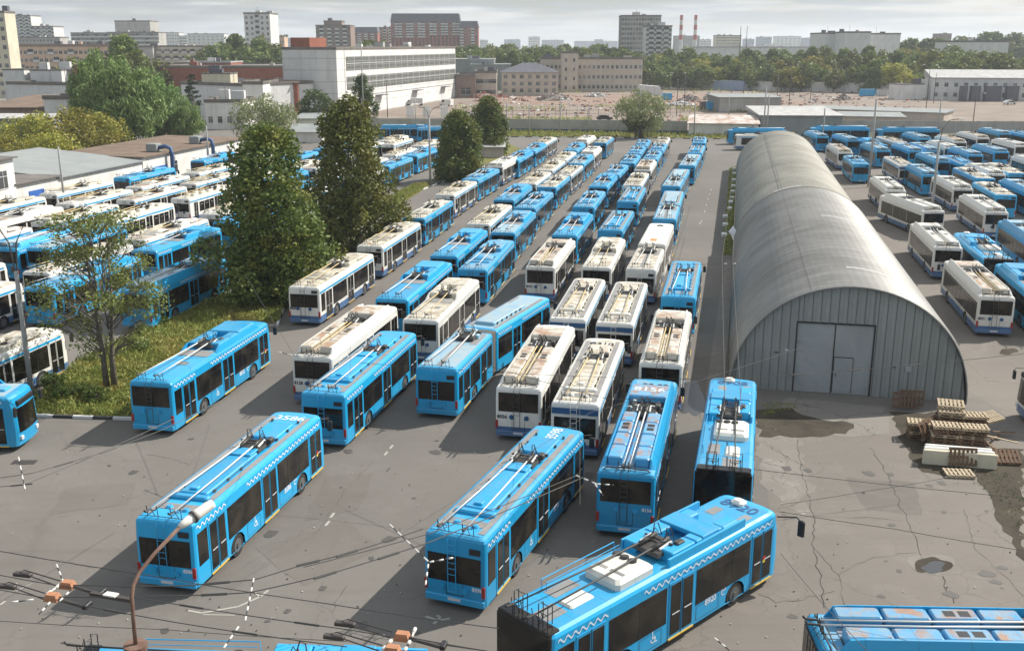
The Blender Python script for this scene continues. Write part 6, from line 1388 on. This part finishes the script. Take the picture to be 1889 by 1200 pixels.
# striped insulator rods
def rod(label, a, c, n=6, r=.027, zz=z, cols=('insul', 'black')):
    a, c = G(*a, zz), G(*c, zz); b = MB()
    for i in range(n):
        b.tube([a.lerp(c, i / n + .01), a.lerp(c, (i + 1) / n - .01)], r * (1 if i % 2 == 0 else .6), 7, i % 2)
    o = b.build('striped_insulator', [M[cols[0]], M[cols[1]]]); tag(o, label, 'insulator', 'striped insulators in the wires'); return o
rod('striped insulator rod crossing the two wires left of trolleybus 8598', (718, 966), (790, 1035), 9); rod('short white insulator on the wire by the tail of trolleybus 8598', (792, 1036), (836, 1028), 5); rod('upright insulator over the left tail light of 8598', (790, 1040), (785, 1078), 5)
rod('striped insulator hanging between two wires in the bottom centre, upper', (468, 1066), (452, 1145), 9); rod('striped insulator near the bottom centre, lower', (440, 1155), (412, 1195), 5)
rod('striped insulator across the wire pair at the left edge', (34, 842), (46, 902), 7); rod('striped insulator left of the first switch box pair', (62, 1105), (20, 1110), 3); rod('striped insulator below the orange switch boxes', (92, 1110), (72, 1132), 4); rod('striped insulator above the orange switch boxes', (104, 1040), (117, 1074), 5)
rod('white insulator between trolleybuses 8598 and 8156', (1062, 876), (1100, 892), 5); rod('white insulator pointing at the rear window of 8156', (1100, 892), (1133, 894), 4); rod('white insulator hanging down beside 8156', (1098, 893), (1113, 914), 4)
rod('striped insulator joining the two orange boxes, left', (86, 1096), (110, 1078), 3, .05, cols=('insul', 'insul')); rod('striped insulator joining the two orange boxes, right', (110, 1108), (132, 1086), 4)
rod('striped insulator at the bottom of trolleybus 8920', (1318, 1176), (1345, 1198), 4); rod('striped insulator left of white trolleybus 8128', (510, 648), (560, 660), 5); rod('white insulator by the hangar wires, left', (1335, 486), (1347, 487), 2); rod('white insulator by the hangar wires, right', (1352, 486), (1364, 486), 2)
rod('upright white insulator at the bottom switch boxes', (766, 1158), (760, 1174), 2, .05, cols=('insul', 'insul')); rod('slanted insulator pair member left of the bottom switch box', (722, 1180), (706, 1198), 3, .05); rod('slanted insulator pair member right of the bottom switch box', (756, 1182), (746, 1200), 3, .05)
def swbox(label, u, v, zz=z, rz=-.2):
    p = G(u, v, zz); t = empty('switch_box', tuple(p), rz); tag(t, label, 'switch box', 'orange switch boxes in the wires')
    b = MB(); b.box(-.21, .21, -.14, .14, -.09, .10, 0, (.06, .04)); b.build('cover', M['rustbox'], t)
    b = MB(); b.tube([(-.3, .0, -.1), (-1.6, .35, -.05), (-1.75, .35, .02), (-1.6, .35, .08), (-.3, .1, .02)], .02, 5); b.tube([(.2, 0, -.05), (1.2, -.25, -.05)], .05, 6); b.cbox(-1.95, -1.4, .25, .42, -.1, .0, .02); b.build('bracket', M['steelpole'], t)
    for i in range(4): b = MB(); b.cbox(.4 + i * .22, .54 + i * .22, -.2 - i * .03, .02, -.1, .02, .02)
    b.build('coil', M['black'], t); return t
swbox('upper orange switch box in the wires, bottom left', 125, 1077); swbox('lower orange switch box in the wires, bottom left', 97, 1100); swbox('upper orange switch box at the bottom centre', 742, 1172); swbox('lower orange switch box at the bottom centre, cut by the edge', 724, 1197)
p = G(205, 1100, z); b = MB(); b.obox(tuple(p), 1.3, .12, .10, -.28, 0); b.obox((p.x + .0, p.y, p.z + .07), .38, .2, .04, -.28, 1); o = b.build('wire_switch_rail', [M['steelpole'], M['insul']]); tag(o, 'black switch rail with a white plate right of the orange boxes', 'switch rail')
# small horn pointing up behind the trolley poles at the bottom left
# ------------------------------------------------------------ pallets
M['woodl'] = earth('pale_pallet_wood', (.46, .38, .27), (.36, .29, .20), 3, .2); M['woodd'] = earth('old_pallet_wood', (.20, .13, .085), (.14, .09, .06), 3, .2)
def pallet_mesh(m):
    b = MB()
    for i in range(7): b.box(-.6 + i * .183, -.6 + i * .183 + .10, -.4, .4, .122, .144)
    for y in (-.4, -.05, .3): b.box(-.6, .6, y, y + .1, .10, .120); b.box(-.6, .6, y, y + .1, 0, .022)
    for x in (-.6, -.07, .46):
        for y in (-.4, -.05, .3): b.box(x, x + .14, y + .003, y + .097, .024, .098)
    o = b.build('pallet', M[m]); return o
PM = {'l': pallet_mesh('woodl'), 'd': pallet_mesh('woodd')}; pu = set()
def pallet(k, x, y, z_, rz, label, rx=0, ry=0, group='pallets heaped beside the hangar'):
    o = PM[k] if k not in pu else PM[k].copy()
    if k in pu: S.collection.objects.link(o)
    pu.add(k); o.location = (x, y, z_); o.rotation_euler = (rx, ry, rz); o.scale = (1.12, 1.12, 1.05); tag(o, label, 'pallet', group); return o
pr2 = random.Random(9)
stacks = [(1696, 806, 6, 'dark left front stack'), (1739, 822, 8, 'tall middle stack'), (1790, 826, 8, 'right front stack'), (1748, 800, 9, 'rear middle stack'), (1790, 803, 8, 'rear right stack')]
lv = ['bottom', 'second', 'third', 'fourth', 'fifth', 'sixth', 'seventh', 'eighth', 'ninth']
for u, v, n_, d_ in stacks:
    p = G(u, v)
    for i in range(n_):
        topw = 'l' if i == n_ - 1 or (i + n_) % 4 == 0 else 'd'
        pallet(topw, p.x + pr2.uniform(-.06, .06), p.y + pr2.uniform(-.06, .06), .02 + i * .155, -.2 + pr2.uniform(-.12, .12), '%s pallet, %s from the ground, in the %s' % ('pale' if topw == 'l' else 'dark', lv[i] if i else 'lowest', d_))
        if i == 0: pass
p = G(1668, 757); pallet('d', p.x, p.y + .15, .62, -.16, 'pallet standing upright against the hangar wall, front one', rx=R(84)); p = G(1682, 757); pallet('d', p.x + .1, p.y + .5, .62, -.16, 'pallet standing upright against the hangar wall, rear one', rx=R(80))
for i, (u, v) in enumerate([(1700, 812), (1706, 810), (1713, 806)]): p = G(u, v); pallet('d', p.x, p.y, .6, .9, 'thin dark pallet leaning on the left stack, %s of three' % ('outer', 'middle', 'inner')[i], rx=R(66 + i * 5))
p = G(1768, 876); pallet('l', p.x, p.y, .03, -.12, 'pale pallet lying flat alone on the pavement'); p = G(1775, 862); pallet('d', p.x, p.y + .12, .55, -.1, 'brown pallet leaning against the white slabs', rx=R(76)); p = G(1853, 852); pallet('d', p.x, p.y, .25, -.1, 'reddish brown pallet tilted right of the white slabs', rx=R(28))
p = G(1822, 800); pallet('l', p.x, p.y, .9, .5, 'pale pallet tilted at the right end of the heap', rx=R(14)); p = G(1748, 796); pallet('l', p.x, p.y, 1.55, -.3, 'pale pallet on the far top of the heap', rx=R(8))
p = G(1766, 855); t = empty('panel_stack', (p.x, p.y, 0), -.22); tag(t, 'stack of whitish wall slabs lying on edge before the pallets', 'slab stack')
for i in range(5): b = MB(); b.cbox(-1.75 + i * .05, 1.75 - i * .03, -.45 + i * .2, -.28 + i * .2, .03, .78 - (i % 2) * .05, .03); b.build('slab', W['cream' if i < 2 else 'white'], t)
for i, (u, v, a, l_) in enumerate([(1835, 812, .9, 1.6), (1850, 806, .3, 1.5), (1826, 835, 1.4, 1.2), (1842, 825, -.3, 1.8)]):
    p = G(u, v); b = MB(); b.obox((0, 0, 0), l_, .13, .05, 0, 0, 0, .15); o = b.build('plank', M['woodl' if i == 3 else 'woodd']); o.location = (p.x, p.y, .2 + .1 * i); o.rotation_euler = (0, 0, a); tag(o, 'loose plank right of the pallet heap, %s from the heap' % ORD[i].replace('nearest', 'first'), 'plank', 'loose planks')
# small bird-like lump on the pavement: stones
# ------------------------------------------------------------ demolition field: rubble, skips, vehicles
def heap(label, u, v, ru, rh, m, seed, depth=5.0, n=160, size=.9):
    p = G(u, v); rr = random.Random(seed); wdt = ru * p.y / F_PX * 1.0; t = empty('rubble_heap', (p.x, p.y, 0)); tag(t, label, 'rubble')
    b = MB()
    for i in range(n):
        a = rr.uniform(0, 6.28); q = rr.random() ** .6; x, y = math.cos(a) * q * wdt, math.sin(a) * q * depth; zz = rh * (1 - q) ** .8 * rr.uniform(.5, 1)
        b.obox((x, y, zz), rr.uniform(.3, 1.6) * size, rr.uniform(.2, .9) * size, rr.uniform(.15, .5) * size, rr.uniform(0, 3), rr.choice((0, 0, 0, 1, 2)), rr.uniform(-.5, .5), rr.uniform(-.5, .5))
    o = b.build('rubble', [W[m], W['lgrey'], W['brown']], t); o['kind'] = 'stuff'
    b = MB(); b.disc((0, 0, -.3), wdt * 1.05, rh * .7, 2, 14, 0, wdt * .4); b.build('mound', M['redsand'] if m == 'brick' else M['conc2'], t)
heap('long heap of red brick rubble in front of the brick house', 925, 186, 50, 2.2, 'brick', 1, 8, 260); heap('red brick rubble heap left of the beige house', 890, 180, 26, 2.6, 'brick', 2, 7, 150); heap('brown heap of bricks and beams before the stair tower', 1022, 184, 34, 3.6, 'brown', 3, 7, 220)
heap('heap of pale rubble beside the blue skip', 1255, 194, 26, 1.4, 'lgrey', 4, 5, 120); heap('heap of grey and brown scrap between the skips', 1272, 186, 20, 3.0, 'brown', 5, 5, 120); heap('heap of pale boards in front of the beige brick wall', 1098, 178, 22, 1.6, 'lgrey', 6, 5, 90)
heap('dark scrap heap by the long white fence', 1556, 184, 16, 2.4, 'brown', 7, 5, 90); heap('timber heap behind the blue bin', 1310, 184, 13, 3.4, 'cream', 8, 4, 70)
rr = random.Random(77); b = MB()
for i in range(900):
    u = rr.uniform(850, 1700); v = rr.uniform(172, 224) if u < 1260 or u > 1640 else rr.uniform(168, 200); p = G(u, v); k = noise.noise(Vector((p.x * .03, p.y * .03, 0)))
    if k < -.05 and rr.random() < .8: continue
    b.obox((p.x, p.y, rr.uniform(-.05, .15)), rr.uniform(.2, 1.5), rr.uniform(.2, .9), rr.uniform(.1, .5), rr.uniform(0, 3), rr.choice((0, 0, 1, 2, 3)), rr.uniform(-.4, .4), rr.uniform(-.4, .4))
o = b.build('rubble', [W['brick'], W['lgrey'], W['brown'], W['roofdark']]); o['kind'] = 'stuff'
rs3 = np.random.RandomState(9); out = []
for i in range(5200):
    u = rs3.uniform(840, 1480); v = rs3.choice([rs3.uniform(219, 228), rs3.uniform(160, 172), rs3.uniform(196, 206)]); p = G(u, v)
    if noise.noise(Vector((p.x * .06, p.y * .06, 4))) > .02: out.append((p.x, p.y, rs3.uniform(0, .8)))
o = leaves('grass', out, .40, LM['grassy'], None, rs3, droop=True); o['kind'] = 'stuff'
def skip(label, u0, u1, v, h, m='fblue', name='skip'):
    a, c = G(u0, v), G(u1, v); wd = c.x - a.x; t = empty(name, ((a.x + c.x) / 2, a.y, 0)); tag(t, label, 'skip')
    b = MB(); b.box(-wd / 2, wd / 2, -1, 1.2, 0, h, 0, (.0, .0)); b.build('body', M['blue'] if m == 'fblue' else W[m], t); b = MB(); b.box(-wd / 2 - .1, wd / 2 + .1, -1.1, 1.3, h, h + .14)
    [b.box(-wd / 2 + wd * k / 5 - .05, -wd / 2 + wd * k / 5 + .05, -1.08, -1, .1, h) for k in range(1, 5)]; b.build('rim', M['blue_worn'] if m == 'fblue' else W['roof'], t)
skip('blue skip on the rubble field before the white canvas tent', 1222, 1239, 184, 2.3); skip('blue bin beside the grey concrete box', 1303, 1320, 203, 2.6); skip('dark brown bin left of the blue bin', 1291, 1303, 202, 2.4, 'brown'); skip('blue container by the blank white hut', 1694, 1712, 178, 2.4); skip('small blue container left of the white hut', 1680, 1692, 177, 1.5); skip('small white cabin by the long white fence', 1617, 1636, 177, 2.6, 'lgrey', 'cabin')
skip('dark blue truck body by the long white fence', 1586, 1612, 177, 2.6, 'fblue', 'truck_body')
p = G(1203, 176); b = MB(); b.add([(-6, 0, 0), (5, 0, 0), (3, 0, 3.6), (-5, 0, 4.2), (-6, 6, 0), (5, 6, 0), (3, 6, 3.6), (-5, 6, 4.2)], [(0, 1, 2, 3), (4, 7, 6, 5), (0, 4, 5, 1), (1, 5, 6, 2), (2, 6, 7, 3), (3, 7, 4, 0)]); o = b.build('tent', W['lgrey']); o.location = (p.x, p.y, 0); tag(o, 'pale canvas tent beside the blue skip', 'tent')
def van(label, u, v, ln, h, kind='van', paintm='lgrey', rz=0.0):
    p = G(u, v); t = empty('parked_' + kind, (p.x, p.y, 0), rz); tag(t, label, kind)
    b = MB()
    if kind == 'van':
        pr_ = [(0, .35), (ln, .35), (ln, 1.0), (ln - .7, 1.25), (ln - 1.4, h - .1), (ln - 1.7, h), (.1, h), (0, h - .2)]
    elif kind == 'truck': pr_ = [(ln - 1.6, .4), (ln, .4), (ln, 1.1), (ln - .5, 1.3), (ln - .9, 2.0), (ln - 1.6, 2.0)]
    else: pr_ = [(0, .3), (ln, .3), (ln, .75), (ln - 1.0, .9), (ln - 1.7, h), (.9, h), (.2, .95), (0, .9)]
    w_ = .95; vs = [(x, -w_, z_) for x, z_ in pr_] + [(x, w_, z_) for x, z_ in pr_]; n = len(pr_)
    b.add(vs, [tuple(range(n)), tuple(range(n, 2 * n))] + [(i, (i + 1) % n, n + (i + 1) % n, n + i) for i in range(n)]); b.build('body', W[paintm] if paintm in W else M[paintm], t)
    if kind == 'truck': b = MB(); b.cbox(0, ln - 1.7, -1.05, 1.05, .8, h, .04); b.build('cargo_box', W['lgrey'], t)
    b = MB(); x1 = ln - 1.1 if kind != 'truck' else ln - .75; b.box(x1 - 1.1 if kind != 'truck' else x1 - .6, x1 - .1, -w_ - .02, w_ + .02, h * .58 if kind != 'truck' else 1.35, h * .86 if kind != 'truck' else 1.85)
    if kind == 'car': b.box(1.1, ln - 1.9, -w_ - .02, w_ + .02, .98, h - .12)
    b.build('side_window', M['glass'], t)
    for x in (.8, ln - .9):
        for s in (1, -1): b = MB(); b.disc((x, s * w_, .34), .34, -s * .2, 1, 14); wl = b.build('wheel', M['tyre'], t); b = MB(); b.disc((x, s * (w_ + .005), .34), .18, s * .01, 1, 10); b.build('rim', M['rim'], wl)
van('white van parked at the corner of the factory hall', 834, 196, 4.8, 2.3, 'van', 'white', 2.6); van('light box truck parked before the factory hall', 781, 195, 6.0, 2.6, 'truck', 'lgrey', 3.0); van('dark car parked beyond the far fence', 1101, 222, 4.4, 1.45, 'car', 'black', .05); van('white car driving on the road at the gatehouse', 1852, 193, 4.4, 1.5, 'car', 'white', .2); van('grey lorry standing by the stair tower', 1038, 165, 6.0, 2.6, 'truck', 'lgrey', .3)
for i, (u, k) in enumerate([(1824, 'black'), (1840, 'lgrey'), (1858, 'black')]): van('%s car parked under the gatehouse, %s of three' % ('dark' if k == 'black' else 'light', ('left', 'middle', 'right')[i]), u, 181, 4.3, 1.5, 'car', k, 1.3)
# thin rail fence round the demolition field: posts and rails of one fence
t = empty('rail_fence'); tag(t, 'thin rusty post and rail fence along the near edge of the rubble field', 'fence')
P = px((885, 218), (1200, 214), (1290, 212)); b = MB()
for a, c in zip(P, P[1:]):
    for zz in (.9, 1.9): b.tube([a + Vector((0, 0, zz)), c + Vector((0, 0, zz))], .05, 4)
b.build('rail', M['rusty'], t)
for a, c in zip(P, P[1:]):
    n = int((c - a).length / 3.2)
    for i in range(n): q = a.lerp(c, i / n); b = MB(); b.box(q.x - .06, q.x + .06, q.y - .06, q.y + .06, 0, 2.2); b.build('fence_post', M['rusty'], t)
for i, u in enumerate((757, 787, 820)):
    a = G(u, 216); b = MB(); b.box(a.x - 1.1, a.x + 1.1, a.y, a.y + .3, 0, 3.2); o = b.build('white_panel', W['white']); tag(o, 'white upright panel by the factory hall yard, %s of three' % ('left', 'middle', 'right')[i], 'panel', 'white upright panels')
p = G(45, 852); b = MB()
b = MB(); b.box(p.x - .6, p.x + .6, p.y - .25, p.y + .25, .010, .02); 
o = b.build('drain_grate', M['steelpole']); tag(o, 'dark iron drain grate set in the asphalt at the left', 'drain grate')
# ------------------------------------------------------------ haze: thin even air from the ground up to the horizon haze
HAZE = True
if HAZE:
    b = MB(); b.box(-8000, 8000, -50, 13000, -1.35, 130); o = b.build('haze', None or mat('haze_air', (1, 1, 1))); o['kind'] = 'stuff'
    m = o.data.materials[0]; nt = m.node_tree; nt.nodes.clear(); out = nt.nodes.new('ShaderNodeOutputMaterial'); pv = nt.nodes.new('ShaderNodeVolumePrincipled')
    pv.inputs['Color'].default_value = (.90, .95, 1.0, 1); pv.inputs['Density'].default_value = .00018; pv.inputs['Anisotropy'].default_value = .2; nt.links.new(pv.outputs[0], out.inputs['Volume'])
    S.cycles.volume_bounces = 0; S.cycles.volume_max_steps = 64
